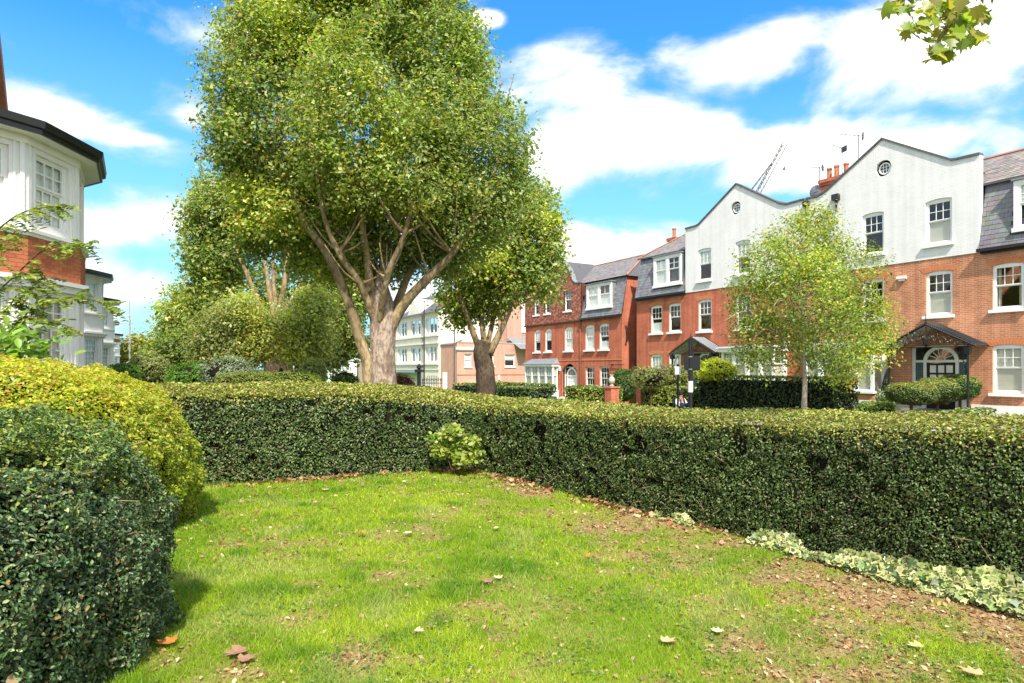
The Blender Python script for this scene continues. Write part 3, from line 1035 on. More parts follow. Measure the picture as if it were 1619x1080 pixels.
def bush(root, cen, rad, p, n, s, pal, w=None, toppal=None, wtop=None, rough=0.06, tmpl='oval', material=None, cutz=0.0, core=0.9, nback=0.35):
    cen, rad = np.array(cen, float), np.array(rad, float)
    d = norm(rng.normal(size=(int(n * 1.7), 3)))
    # bring the sampling near to even over a squarish body
    r = (np.abs(d[:, 0] / rad[0]) ** p + np.abs(d[:, 1] / rad[1]) ** p + np.abs(d[:, 2] / rad[2]) ** p) ** (-1 / p)
    wgt = (r / r.max()) ** 2
    keep = rng.random(len(d)) < wgt * 1.15
    d, r = d[keep], r[keep]
    P = d * r[:, None]
    g = np.sign(P) * np.abs(P / rad) ** (p - 1) / rad
    nrm = norm(g)
    Pw = cen + P
    view = np.array([0, 0, CAMZ]) - Pw
    keep = ((np.sum(view * nrm, 1) > -0.2) | (rng.random(len(Pw)) < nback)) & (Pw[:, 2] > cutz)
    P, nrm, Pw = P[keep], nrm[keep], Pw[keep]
    n = len(Pw)
    lump = fbm(Pw, 1.5, 4, 3)
    fine = fbm(Pw, 7, 14, 2)
    disp = (lump - 0.5) * 4 * rough + (fine - 0.5) * 2.2 * rough - rng.random(n) ** 1.5 * rough * 1.3
    hole = np.clip((vnoise(Pw, 4.5, 6) - 0.74) * 5, 0, 1)
    disp -= hole * rough * 1.6
    Pw = Pw + nrm * disp[:, None]
    N2 = nrm * 0.8 + rng.normal(0, 0.6, (n, 3)) + np.array([0, 0, 0.4])
    K = pick(n, pal, w)
    K = K * (0.65 + 0.7 * fbm(Pw, 1.3, 19, 3)[:, None])
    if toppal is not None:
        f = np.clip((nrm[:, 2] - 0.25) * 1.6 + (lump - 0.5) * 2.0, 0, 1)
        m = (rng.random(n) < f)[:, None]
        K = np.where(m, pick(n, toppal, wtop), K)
    leaves('leaves', Pw, N2, s * (0.6 + 0.8 * rng.random(n)), np.clip(K, 0.003, 0.9), tmpl, material or M['leaf_gloss'], root)
    mb = MB()
    nu, nv = 20, 12
    for i in range(nv):
        for j in range(nu):
            q = []
            for (a, b) in ((i, j), (i, j + 1), (i + 1, j + 1), (i + 1, j)):
                th, ph = PI * a / nv, 2 * PI * b / nu
                dd = np.array([math.sin(th) * math.cos(ph), math.sin(th) * math.sin(ph), math.cos(th)])
                rr = (sum(abs(dd[k] / rad[k]) ** p for k in range(3))) ** (-1 / p)
                v = cen + dd * rr * core
                v[2] = max(v[2], cutz - 0.02)
                q.append(v)
            mb.face(q)
    mb.build('branches', M['hedge_core'], root, smooth=True)
    return n


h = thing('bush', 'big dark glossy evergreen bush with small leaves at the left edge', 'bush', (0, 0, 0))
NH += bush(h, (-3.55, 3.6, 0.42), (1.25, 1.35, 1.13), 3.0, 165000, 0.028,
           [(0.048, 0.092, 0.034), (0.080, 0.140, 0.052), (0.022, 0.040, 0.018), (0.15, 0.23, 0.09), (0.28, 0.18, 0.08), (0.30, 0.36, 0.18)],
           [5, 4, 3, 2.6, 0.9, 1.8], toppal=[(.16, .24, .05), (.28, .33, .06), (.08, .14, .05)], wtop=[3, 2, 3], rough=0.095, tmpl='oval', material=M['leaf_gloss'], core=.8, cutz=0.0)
th = rng.random(26) * 2 * PI
zz = .25 + 1.15 * rng.random(26)
Pd = np.stack([-3.55 + 1.22 * np.cos(th) * .97, 3.6 + 1.32 * np.sin(th) * .97, zz], 1)
rr_ = ((np.abs(np.cos(th)) ** 3 + np.abs(np.sin(th)) ** 3 + (np.abs(zz - .42) / 1.13) ** 3) ** (-1 / 3))
Pd[:, 0] = -3.55 + 1.25 * np.cos(th) * rr_
Pd[:, 1] = 3.6 + 1.35 * np.sin(th) * rr_
leaves('dead_leaf', Pd, np.stack([np.cos(th), np.sin(th), .4 + 0 * th], 1) + rng.normal(0, .4, (26, 3)), .07 + .05 * rng.random(26), pick(26, [(.50, .33, .17), (.58, .42, .25), (.38, .2, .1)]), 'lobed', M['leaf_dry'], h)['kind'] = 'stuff'
mb = MB()
for q in range(70):
    t_ = random.uniform(0, 2 * PI)
    z_ = random.uniform(.15, 1.3)
    k_ = (abs(math.cos(t_)) ** 3 + abs(math.sin(t_)) ** 3 + (abs(z_ - .42) / 1.13) ** 3) ** (-1 / 3)
    p0 = Vector((-3.55 + 1.2 * math.cos(t_) * k_ * .93, 3.6 + 1.3 * math.sin(t_) * k_ * .93, z_))
    d_ = Vector((math.cos(t_) * .8 + random.gauss(0, .5), math.sin(t_) * .8 + random.gauss(0, .5), random.gauss(.5, .4))).normalized()
    mb.tube([p0, p0 + d_ * random.uniform(.12, .22)], [.004, .002], 4, False)
mb.build('twigs', M['twig_pale'], h)['kind'] = 'stuff'
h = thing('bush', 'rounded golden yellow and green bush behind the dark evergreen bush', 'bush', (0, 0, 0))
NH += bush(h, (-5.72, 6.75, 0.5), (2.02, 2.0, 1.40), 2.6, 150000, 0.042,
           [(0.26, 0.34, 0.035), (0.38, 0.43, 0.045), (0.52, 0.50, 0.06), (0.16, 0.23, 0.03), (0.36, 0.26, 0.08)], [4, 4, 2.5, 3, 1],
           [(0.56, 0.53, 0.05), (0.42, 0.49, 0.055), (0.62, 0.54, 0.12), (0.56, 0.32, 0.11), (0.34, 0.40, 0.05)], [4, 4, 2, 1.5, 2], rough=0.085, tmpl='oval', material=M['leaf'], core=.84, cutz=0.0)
h = thing('bush', 'small light green broad leaved shrub in the corner where the hedges meet', 'shrub', (0, 0, 0))
c = at(722, 705, 10.7)
mb = MB()
for k in range(9):
    a = random.uniform(0, 2 * PI)
    tip = c + Vector((0.3 * math.cos(a), 0.22 * math.sin(a), random.uniform(-0.1, 0.3)))
    mb.tube([Vector((c.x + 0.05 * math.cos(a), c.y, 0)), (c + tip) / 2 - Vector((0, 0, 0.2)), tip], [0.012, 0.009, 0.004], 5)
mb.build('stems', M['twig'], h)
Ps = []
for (sx, sy, sz, nn) in ((0, 0, 0, 330), (-.26, -.05, -.08, 190), (.22, 0, .06, 200), (-.05, -.1, .24, 190), (.1, -.12, -.22, 130), (.3, -.05, -.16, 90), (-.34, 0, .1, 60)):
    d = norm(rng.normal(size=(nn, 3)))
    Ps.append(np.array(c) + np.array([sx, sy, sz]) + d * np.array([.19, .17, .15]) * (rng.random((nn, 1)) ** .4))
Pp = np.concatenate(Ps)
n = len(Pp)
leaves('leaves', Pp, rng.normal(0, 0.5, (n, 3)) + np.array([0, -0.4, 0.8]), 0.045 + 0.055 * rng.random(n),
       pick(n, [(0.26, 0.36, 0.05), (0.36, 0.42, 0.09), (0.17, 0.25, 0.04), (0.42, 0.44, 0.12)]), 'round', M['leaf'], h)

# leaf litter swept against the hedges
n = 3600
u = rng.random(n)
side = rng.random(n) < 0.55
tb = rng.random(n)
x = np.where(side, -4.8 + 4.1 * tb ** 0.6, -0.75 + 5.6 * tb)
y0 = np.where(side, 9.68 + 1.66 * (x + 4.8) / 4.1, 11.35 - 1.435 * (x + 0.75))
off = np.abs(rng.normal(0, 0.13, n))
nx = np.where(side, 0.37, -0.82)
ny = np.where(side, -0.93, -0.57)
x = x + nx * (off + 0.01)
y = y0 + ny * (off + 0.01)
P = np.stack([x, y], 1)
C = np.stack([x, y, lawn_z(P) + 0.015 + 0.03 * rng.random(n)], 1)
keep = (side | (y > 7.6) | (rng.random(n) < 0.35)) & (fbm(C, 2.5, 3, 2) > 0.42)
C = C[keep]
n = len(C)
tag(leaves('fallen_leaves', C, rng.normal(0, 0.5, (n, 3)) + np.array([0, 0, 1]), 0.03 + 0.075 * rng.random(n) ** 1.6,
           pick(n, [(0.30, 0.14, 0.07), (0.40, 0.24, 0.12), (0.22, 0.11, 0.05), (0.48, 0.35, 0.19), (0.4, 0.34, 0.16)], [3, 4, 4, 3, 1.2]), 'lobed', M['leaf_dry']),
    'orange brown fallen leaves drifted along the foot of the hedges', 'fallen leaves', kind='stuff')

# larger single leaves on the lawn
SPOT = [(572, 848, 'orange', .13, 'rust orange curled leaf lying alone on the green lawn, left of the middle'),
        (645, 848, 'cream', .15, 'pale cream leaf on the middle of the lawn right of the rust orange leaf'),
        (388, 842, 'orange', .11, 'small orange leaf on the lawn nearest the golden bush'),
        (516, 778, 'cream', .16, 'pale leaf lying on the far lawn near the back hedge'),
        (772, 926, 'brown', .17, 'crumpled brown leaf beside a paler one in the middle of the lawn'),
        (786, 920, 'cream', .13, 'pale upturned leaf touching the crumpled brown leaf on the lawn'),
        (664, 1006, 'cream', .10, 'narrow pale curled leaf on the thin grass of the near lawn'),
        (372, 1042, 'brown', .20, 'large brown pink dead leaf on the bare patch near the dark bush'),
        (392, 1050, 'brown', .16, 'smaller brown dead leaf beside the large one near the dark bush'),
        (262, 1025, 'orange', .19, 'orange brown dead leaf at the foot of the dark bush'),
        (1058, 1022, 'tan', .15, 'tan curled leaf on green grass at the near edge of the lawn'),
        (1447, 1030, 'yellow', .14, 'yellow green leaf lying on the near lawn below the ivy'),
        (1512, 950, 'yellow', .19, 'big yellow green leaf lying against the variegated ivy'),
        (1535, 1072, 'tan', .17, 'tan leaf at the bottom edge of the lawn under the ivy'),
        (1046, 825, 'tan', .15, 'tan leaf at the foot of the right hedge before the ivy begins'),
        (930, 885, 'orange', .09, 'small orange leaf on the grass right of the lawn centre'),
        (1135, 1005, 'cream', .13, 'narrow cream leaf on grass in front of the tan curled leaf'),
        (785, 840, 'yellow', .11, 'yellow leaf on the green grass between the hedge corner and middle'),
        (640, 765, 'cream', .13, 'cream leaf on the far lawn before the corner shrub'),
        (470, 788, 'orange', .10, 'orange leaf on the far left lawn beside the pale leaf')]
LC = dict(orange=(0.55, 0.20, 0.05), cream=(0.66, 0.58, 0.34), brown=(0.36, 0.20, 0.13), tan=(0.58, 0.40, 0.22), yellow=(0.52, 0.55, 0.20))


def curled_leaf(size, colr, seed):
    r = random.Random(seed)
    tv = [(0, -.55), (.07, -.42), (.28, -.4), (.5, -.14), (.28, -.06), (.36, .26), (.12, .2), (0, .55), (-.12, .2), (-.36, .26), (-.28, -.06), (-.5, -.14), (-.28, -.4), (-.07, -.42)]
    mb = MB()
    curl = r.uniform(0.25, 0.9)
    tw = r.uniform(-0.4, 0.4)
    cen = (0, 0, 0.02)

    def P(x, y):
        return (x * size, y * size, size * (0.08 + curl * (x * x + 0.35 * y * y) + tw * x * y))
    pts = [P(*p) for p in tv]
    cpt = P(0, -0.05)
    n = len(pts)
    for i in range(n):
        k = r.uniform(0.85, 1.12)
        mb.face([cpt, pts[i], pts[(i + 1) % n]], tuple(c * k for c in colr))
    return mb


for i, (x, y, k, s, lab) in enumerate(SPOT):
    Yd = CAMZ / ((y - HY) / F)
    p = Vector(((x - CX) / F * Yd, Yd, 0.03))
    o = curled_leaf(s * 0.75, LC[k], i).build('fallen_leaf', M['leaf_dry'], None, p, random.uniform(0, 6))
    tag(o, lab, 'leaf', 'single fallen leaves on the lawn')

# variegated ivy at the foot of the right hedge
n = 7000
u = rng.random(n) ** 0.7
x = 1.75 + 3.0 * u
y = 7.66 - 4.36 * u
hgt = (0.08 + 0.30 * u ** 1.5) * (.5 + 1.0 * vnoise(np.stack([u * 9, u * 0, u * 0], 1), 1.0, 3))
out = rng.random(n)
x = x - 0.82 * (0.03 + 0.26 * u * out) + rng.normal(0, 0.02, n)
y = y - 0.57 * (0.03 + 0.26 * u * out) + rng.normal(0, 0.02, n)
z = 0.02 + hgt * rng.random(n) * (1 - 0.75 * out)
C = np.stack([x, y, z], 1)
keep = fbm(C, 2.8, 61, 2) > 0.34 + 0.2 * (1 - u)
C, out = C[keep], out[keep]
n = len(C)
Nn = np.stack([-0.82 * np.ones(n), -0.57 * np.ones(n), 0.5 + out], 1) + rng.normal(0, 0.6, (n, 3))
S = 0.035 + 0.055 * rng.random(n) ** 1.5


def ivy_mesh(C, Nn, S, parent):
    n = len(C)
    outer = [(0, -.42), (.26, -.5), (.34, -.16), (.56, .0), (.27, .16), (0, .6), (-.27, .16), (-.56, .0), (-.34, -.16), (-.26, -.5)]
    inner = [(0.55 * a, 0.55 * b) for a, b in outer]
    k = len(outer)
    tv = np.array([(a, b, 0.10 * abs(a)) for a, b in outer] + [(a, b, 0.03) for a, b in inner] * 2)
    faces = [(i, (i + 1) % k, k + (i + 1) % k, k + i) for i in range(k)] + [tuple(range(2 * k, 3 * k))]
    Nn = norm(Nn)
    r = rng.normal(size=(n, 3)); r[:, 2] -= 1.2
    T = norm(r - Nn * np.sum(r * Nn, 1, keepdims=True))
    B = np.cross(Nn, T)
    V = C[:, None] + S[:, None, None] * (tv[None, :, 0:1] * B[:, None] + tv[None, :, 1:2] * T[:, None] + tv[None, :, 2:3] * Nn[:, None])
    cream = pick(n, [(0.46, 0.46, 0.20), (0.38, 0.40, 0.15), (0.54, 0.53, 0.30), (0.28, 0.33, 0.09)], jit=0.15)
    green = pick(n, [(0.10, 0.17, 0.05), (0.20, 0.27, 0.10), (0.48, 0.49, 0.22), (0.05, 0.09, 0.035)], [3, 2, 3, 2], jit=0.15)
    plain = (rng.random(n) < 0.34)[:, None]
    cream = np.where(plain, green, cream)
    COL = np.concatenate([np.repeat(cream[:, None], 2 * k, 1), np.repeat(green[:, None], k, 1)], 1).reshape(-1, 3)
    return np_mesh('leaves', V.reshape(-1, 3), faces, 3 * k, n, COL, M['leaf_gloss'], parent)


iv = thing('ivy', 'cream and green variegated ivy spilling from the foot of the right hedge', 'ivy', (0, 0, 0))
ivy_mesh(C, Nn, S, iv)
mb = MB()
for k in range(16):
    u = (k + 0.5) / 16
    a = Vector((2.0 + 2.7 * u, 7.3 - 3.95 * u, 0.03))
    mb.tube([a, a + Vector((-0.1, -0.1, 0.04)), a + Vector((-0.12 - 0.15 * u, 0.1, 0.02))], [0.006, 0.005, 0.003], 5)
mb.build('stems', M['twig'], iv)
print('hedge leaves', NH)
# ------------------------------------------------------------------ HOUSES: builders
_mesh_cache = {}


def cached(key, fn):
    if key not in _mesh_cache:
        _mesh_cache[key] = fn()
    return _mesh_cache[key]


def arch_fn(xa, xb, zspring, rise):
    c, hw = (xa + xb) / 2, (xb - xa) / 2
    return lambda x: zspring + rise * max(0.0, 1 - ((x - c) / hw) ** 2)


def wall(mb, x0, x1, z0, ztop, holes=(), y=0.0, depth=0.12, extra=()):
    """front wall in the x,z plane facing -y; holes are (xa, xb, zbottom, ztop), each z a number or a function of x"""
    f = lambda v: v if callable(v) else (lambda x, v=v: v)
    zt = f(ztop)
    xs = {x0, x1, *[e for e in extra if x0 < e < x1]}
    for h in holes:
        xs |= {h[0], h[1]}
        if callable(h[2]) or callable(h[3]):
            xs |= {h[0] + (h[1] - h[0]) * k / 10 for k in range(11)}
    xs = sorted(x for x in xs if x0 - 1e-6 <= x <= x1 + 1e-6)
    for a, b in zip(xs[:-1], xs[1:]):
        if b - a < 1e-5:
            continue
        mid = (a + b) / 2
        ca, cb_ = z0, z0
        for h in sorted([h for h in holes if h[0] <= mid <= h[1]], key=lambda h: f(h[2])(mid)):
            lo, hi = f(h[2]), f(h[3])
            if lo(mid) - (ca + cb_) / 2 > 1e-4:
                mb.face([(a, y, ca), (b, y, cb_), (b, y, lo(b)), (a, y, lo(a))])
            mb.face([(a, y, lo(a)), (b, y, lo(b)), (b, y + depth, lo(b)), (a, y + depth, lo(a))])
            mb.face([(a, y, hi(a)), (a, y + depth, hi(a)), (b, y + depth, hi(b)), (b, y, hi(b))])
            ca, cb_ = hi(a), hi(b)
        mb.face([(a, y, ca), (b, y, cb_), (b, y, zt(b)), (a, y, zt(a))])
    for h in holes:
        lo, hi = f(h[2]), f(h[3])
        for x in (h[0], h[1]):
            if hi(x) - lo(x) > 1e-3:
                mb.face([(x, y, lo(x)), (x, y + depth, lo(x)), (x, y + depth, hi(x)), (x, y, hi(x))])
    return mb


def window(parent, xc, y, z, w, h, top=(3, 2), bot=(1, 1), blind=None, sill=True, rz=0.0, split=0.46, fr=0.075, head=0.0, name='window', back='blind', sill_m=None):
    """a sash window: origin bottom centre of the opening, facing local -y"""
    key = ('win', round(w, 2), round(h, 2), top, bot, split, fr, head)
    hw = w / 2
    zm = h * (1 - split)

    def mk():
        mb = MB()
        mb.box(-hw, -hw + fr, 0, .09, 0, h + head)
        mb.box(hw - fr, hw, 0, .09, 0, h + head)
        mb.box(-hw + fr, hw - fr, 0, .09, h - fr * .8, h + head)
        mb.box(-hw + fr, hw - fr, 0, .09, 0, fr)
        for (za, zb, (c_, r_), yy) in ((zm, h - fr * .8, top, .012), (fr, zm, bot, .045)):
            s = .04
            xa, xb = -hw + fr, hw - fr
            mb.box(xa, xa + s, yy, yy + .035, za, zb)
            mb.box(xb - s, xb, yy, yy + .035, za, zb)
            mb.box(xa + s, xb - s, yy, yy + .035, zb - s, zb)
            mb.box(xa + s, xb - s, yy, yy + .035, za, za + s)
            gw, gh = (xb - xa - 2 * s), (zb - za - 2 * s)
            for i in range(1, c_):
                x = xa + s + gw * i / c_
                mb.box(x - .013, x + .013, yy + .003, yy + .03, za + s, zb - s)
            for j in range(1, r_):
                zz = za + s + gh * j / r_
                mb.box(xa + s, xb - s, yy + .006, yy + .027, zz - .013, zz + .013)
        return mb.mesh('window', M['white'])
    o = link(name, cached(key, mk), parent, (xc, y, z), rz)
    s = .04
    for (za, zb, (c_, r_), yy) in ((zm, h - fr * .8, top, .028), (fr, zm, bot, .061)):
        xa, xb = -hw + fr + s, hw - fr - s
        za, zb = za + s, zb - s
        pw, ph = (xb - xa) / c_, (zb - za) / r_
        pm = cached(('pane', round(pw, 3), round(ph, 3)), lambda: MB().face([(-pw / 2, 0, 0), (pw / 2, 0, 0), (pw / 2, 0, ph), (-pw / 2, 0, ph)]).mesh('pane', M['glass']))
        for i in range(c_):
            for j in range(r_):
                link('pane', pm, o, (xa + pw * (i + .5), yy, za + ph * j))
    if blind:
        b0, b1, bm = blind
        MB().box(-hw + .03, hw - .03, .098, .104, h * b0, h * b1).build('blind', M[bm], o)
    if back == 'curtain':
        for sx in (-1, 1):
            mb = MB()
            xs = [sx * (hw - .03 - .05 * k) for k in range(5)]
            for k in range(4):
                mb.face([(xs[k], .16 + .04 * (k % 2), .02), (xs[k + 1], .16 + .04 * ((k + 1) % 2), .02), (xs[k + 1], .16 + .04 * ((k + 1) % 2), h), (xs[k], .16 + .04 * (k % 2), h)])
            mb.build('curtain', M['curtain'], o)
    if sill:
        MB().box(-hw - .09, hw + .09, -.20, .0, -.13, -.005).build('sill', M[sill_m or 'white'], o)
    return o


def voussoirs(parent, xa, xb, zs, rise, y=0.0, hgt=0.23, m='arch'):
    n = max(6, int((xb - xa) / .075))
    f = arch_fn(xa - .02, xb + .02, zs, rise)
    mb = MB()
    for i in range(n):
        a = xa - .08 + (xb - xa + .16) * (i + .06) / n
        b = xa - .08 + (xb - xa + .16) * (i + .94) / n
        c = (xa + xb) / 2
        k = 0.16 / ((xb - xa) / 2)
        a2, b2 = a + (a - c) * k, b + (b - c) * k
        mb.prism([(a, f(a) + .003), (b, f(b) + .003), (b2, f(b) + hgt), (a2, f(a) + hgt)], y - .012, y + .02)
    mb.build('window_arch', M[m], parent)


def slates(parent, x0, x1, y0, z0, y1, z1, cw=.25, ch=.20, holes=(), parts=False, m='slate', pal=((.20, .205, .225), (.17, .175, .195), (.235, .235, .25), (.20, .19, .205)), name='slate', clip=None, th=0.014):
    L = math.hypot(y1 - y0, z1 - z0)
    uy, uz = (y1 - y0) / L, (z1 - z0) / L
    ny, nz = -uz, uy
    rows = int(math.ceil(L / ch))
    pitch = math.atan2(uz, uy)
    jm = MB()
    metas = None
    if parts:
        metas = []
        for k in range(8):
            c = tuple(v * random.uniform(.85, 1.15) for v in pal[k % len(pal)])
            mb = MB()
            mb.box(-cw / 2 + .003, cw / 2 - .003, 0, ch * 1.1, 0, th, c)
            metas.append(mb.mesh('slate', M[m]))
    for r in range(rows):
        off = (r % 2) * cw / 2
        x = x0 - off
        while x < x1 - .01:
            a, b = max(x, x0) + .003, min(x + cw, x1) - .003
            x += cw
            if b - a < .05:
                continue
            s0, s1 = r * ch, min((r + 1) * ch * 1.0 + ch * .12, L)
            zc = z0 + uz * (s0 + s1) / 2
            xc = (a + b) / 2
            if any(h[0] < xc < h[1] and h[2] < zc < h[3] for h in holes):
                continue
            if clip and not clip(xc, zc):
                continue
            if parts and abs((b - a) - (cw - .006)) < .01:
                o = link('slate', random.choice(metas), parent, (xc, y0 + uy * s0 + ny * .002 * random.random(), z0 + uz * s0))
                o.rotation_euler = (pitch + R(-3.5) * -1 * -1, 0, 0)
                continue
            c = tuple(v * random.uniform(.85, 1.15) for v in random.choice(pal))
            t = th + random.uniform(-.003, .004)
            P = []
            for (xx, s, q) in ((a, s0, t * 1.4), (b, s0, t * 1.4), (b, s1, t * .5), (a, s1, t * .5)):
                P.append((xx, y0 + uy * s + ny * q, z0 + uz * s + nz * q))
            jm.face(P, c)
            jm.face([(a, y0 + uy * s0, z0 + uz * s0), (b, y0 + uy * s0, z0 + uz * s0), P[1], P[0]], c)
    if jm.v:
        o = jm.build(name + 's' if parts is False else name + '_cuts', M[m], parent)
        o['kind'] = 'stuff'


def coping(parent, prof, y0, y1, th=.09, m='coping', name='coping'):
    mb = MB()
    for (a, b) in zip(prof[:-1], prof[1:]):
        mb.prism([a, b, (b[0], b[1] + th), (a[0], a[1] + th)] if b[0] > a[0] else [b, a, (a[0], a[1] + th), (b[0], b[1] + th)], y0, y1)
    return mb.build(name, M[m], parent)


def interp(prof):
    p = sorted(prof)

    def f(x):
        if x <= p[0][0]:
            return p[0][1]
        for a, b in zip(p[:-1], p[1:]):
            if x <= b[0]:
                return a[1] + (b[1] - a[1]) * (x - a[0]) / max(1e-9, b[0] - a[0])
        return p[-1][1]
    return f


def chimney(parent, x, y, z0, z1, wx, wy, pots, m='brick_red'):
    mb = MB()
    mb.box(x - wx / 2, x + wx / 2, y - wy / 2, y + wy / 2, z0, z1 - .35)
    mb.box(x - wx / 2 - .06, x + wx / 2 + .06, y - wy / 2 - .06, y + wy / 2 + .06, z1 - .35, z1 - .2)
    mb.box(x - wx / 2 - .12, x + wx / 2 + .12, y - wy / 2 - .12, y + wy / 2 + .12, z1 - .2, z1)
    o = mb.build('chimney', M[m], parent)
    for i in range(pots):
        px = x + (i - (pots - 1) / 2) * (wx / max(1, pots)) * 1.0
        MB().lathe([(.15, 0), (.14, .08), (.125, .12), (.12, .55), (.15, .58), (.15, .68), (.11, .68), (.11, .3)], 10, (px, y + random.uniform(-.08, .08), z1)).build('chimney_pot', M['terracotta'], o)
    return o


def round_window(parent, x, z, r, y):
    mb = MB()
    n = 20
    for k in range(n):
        a, b = 2 * PI * k / n, 2 * PI * (k + 1) / n
        P = lambda rr, t, yy: (x + rr * math.cos(t), yy, z + rr * math.sin(t))
        mb.face([P(r, a, y), P(r, b, y), P(r * .78, b, y), P(r * .78, a, y)])
        mb.face([P(r * .78, a, y), P(r * .78, b, y), P(r * .78, b, y + .05), P(r * .78, a, y + .05)])
    for d in (-.25, .25):
        mb.box(x + d * r - .012, x + d * r + .012, y + .005, y + .03, z - r * .76, z + r * .76)
        mb.box(x - r * .76, x + r * .76, y + .008, y + .028, z + d * r - .012, z + d * r + .012)
    o = mb.build('round_window', M['white'], parent)
    MB().face([(x + r * .8 * math.cos(2 * PI * k / n), y + .03, z + r * .8 * math.sin(2 * PI * k / n)) for k in range(n)]).build('pane', M['glass'], o)
    return o


def iron_canopy(parent, xc, y1=-1.12, hw=1.66, ze=2.74, za=3.62, roofm='slate_plain', front_lamp=True):
    root = bpy.data.objects.new('canopy', None)
    col.objects.link(root)
    root.parent = parent
    root.location = (xc, 0, 0)
    for s in (-1, 1):
        mb = MB()
        mb.prism([(0, za), (s * hw, ze), (s * (hw + .12), ze - .06), (s * (hw + .12), ze - .02), (0, za + .05)] if s > 0 else
                 [(0, za + .05), (s * (hw + .12), ze - .02), (s * (hw + .12), ze - .06), (s * hw, ze), (0, za)], y1 + .04, -.02)
        mb.build('roof_panel', M['lead'] if roofm == 'lead' else M['canopy_roof'], root)
        mb = MB()
        for k in range(6):
            y = y1 + .06 + (-y1 - .1) * k / 5
            mb.bar((0, y, za + .06), (s * (hw + .1), y, ze + .02), .018)
        mb.bar((s * (hw + .12), y1, ze - .02), (s * (hw + .12), -.02, ze - .02), .035)
        for k in range(22):
            x = s * hw * (k + .5) / 22
            z = za + .05 - (za - ze) * (k + .5) / 22
            mb.box(x - .012, x + .012, y1 - .01, y1 + .01, z, z + .05)
        mb.build('roof_rib', M['iron'], root)
        mb = MB()
        mb.bar((0, y1, za), (s * (hw + .14), y1, ze - .05), .04)
        # scrolls filling the gable of the truss
        for k in range(6):
            cx_ = s * hw * (.10 + .145 * k)
            top = za - (za - ze) * abs(cx_) / hw
            r0 = min(.15, (top - ze + .1) * .36)
            cz = ze - .02 + (top - ze) * .45
            pts = []
            for q in range(15):
                t = q / 14
                a = t * 3.2 * PI + k
                rr = r0 * (1 - .75 * t)
                pts.append((cx_ + rr * math.cos(a), y1, cz + rr * math.sin(a)))
            mb.tube(pts, .012, 4)
            if top - ze > .3:
                pts = []
                for q in range(11):
                    t = q / 10
                    a = -t * 2.6 * PI + k * 2
                    rr = .09 * (1 - .7 * t)
                    pts.append((cx_ + s * .08 + rr * math.cos(a), y1, top - .17 + rr * math.sin(a)))
                mb.tube(pts, .011, 4)
        mb.bar((0, y1, ze - .06), (s * (hw), y1, ze - .06), .022)
        mb.build('truss', M['iron'], root)
        mb = MB()
        x = s * (hw - .14)
        mb.tube([(x, y1 + .04, 0), (x, y1 + .04, ze)], .045, 8)
        mb.box(x - .1, x + .1, y1 - .06, y1 + .14, ze - .36, ze - .1)
        mb.box(x - .07, x + .07, y1 - .03, y1 + .11, 0, .25)
        pts = [(x - s * .02, y1 + .04, ze - 1.15)]
        for q in range(10):
            t = q / 9
            pts.append((x - s * (.06 + .42 * math.sin(t * PI / 2) ** 2), y1 + .04, ze - 1.1 + .95 * math.sin(t * PI / 2)))
        mb.tube(pts, .018, 5)
        for k in range(4):
            cz = ze - .3 - .22 * k
            r0 = .10 - .015 * k
            pts = [(x - s * .13 + (r0 * (1 - .7 * q / 10)) * math.cos(q * .7), y1 + .04, cz + (r0 * (1 - .7 * q / 10)) * math.sin(q * .7)) for q in range(11)]
            mb.tube(pts, .014, 4)
        mb.build('bracket', M['iron'], root)
    MB().tube([(0, y1, za), (0, y1, za + .5)], [.022, .006], 6).lathe([(.0, 0), (.05, .04), (.0, .1)], 8, (0, y1, za + .12)).build('finial', M['iron'], root)
    MB().lathe([(.02, .34), (.09, .28), (.13, .24), (.11, .02), (.05, -.04), (.01, -.08)], 8, (0, y1 + .02, ze + .03)).tube([(0, y1 + .02, ze + .35), (0, y1 + .02, za)], .012, 5).build('lantern', M['iron'], root)
    return root


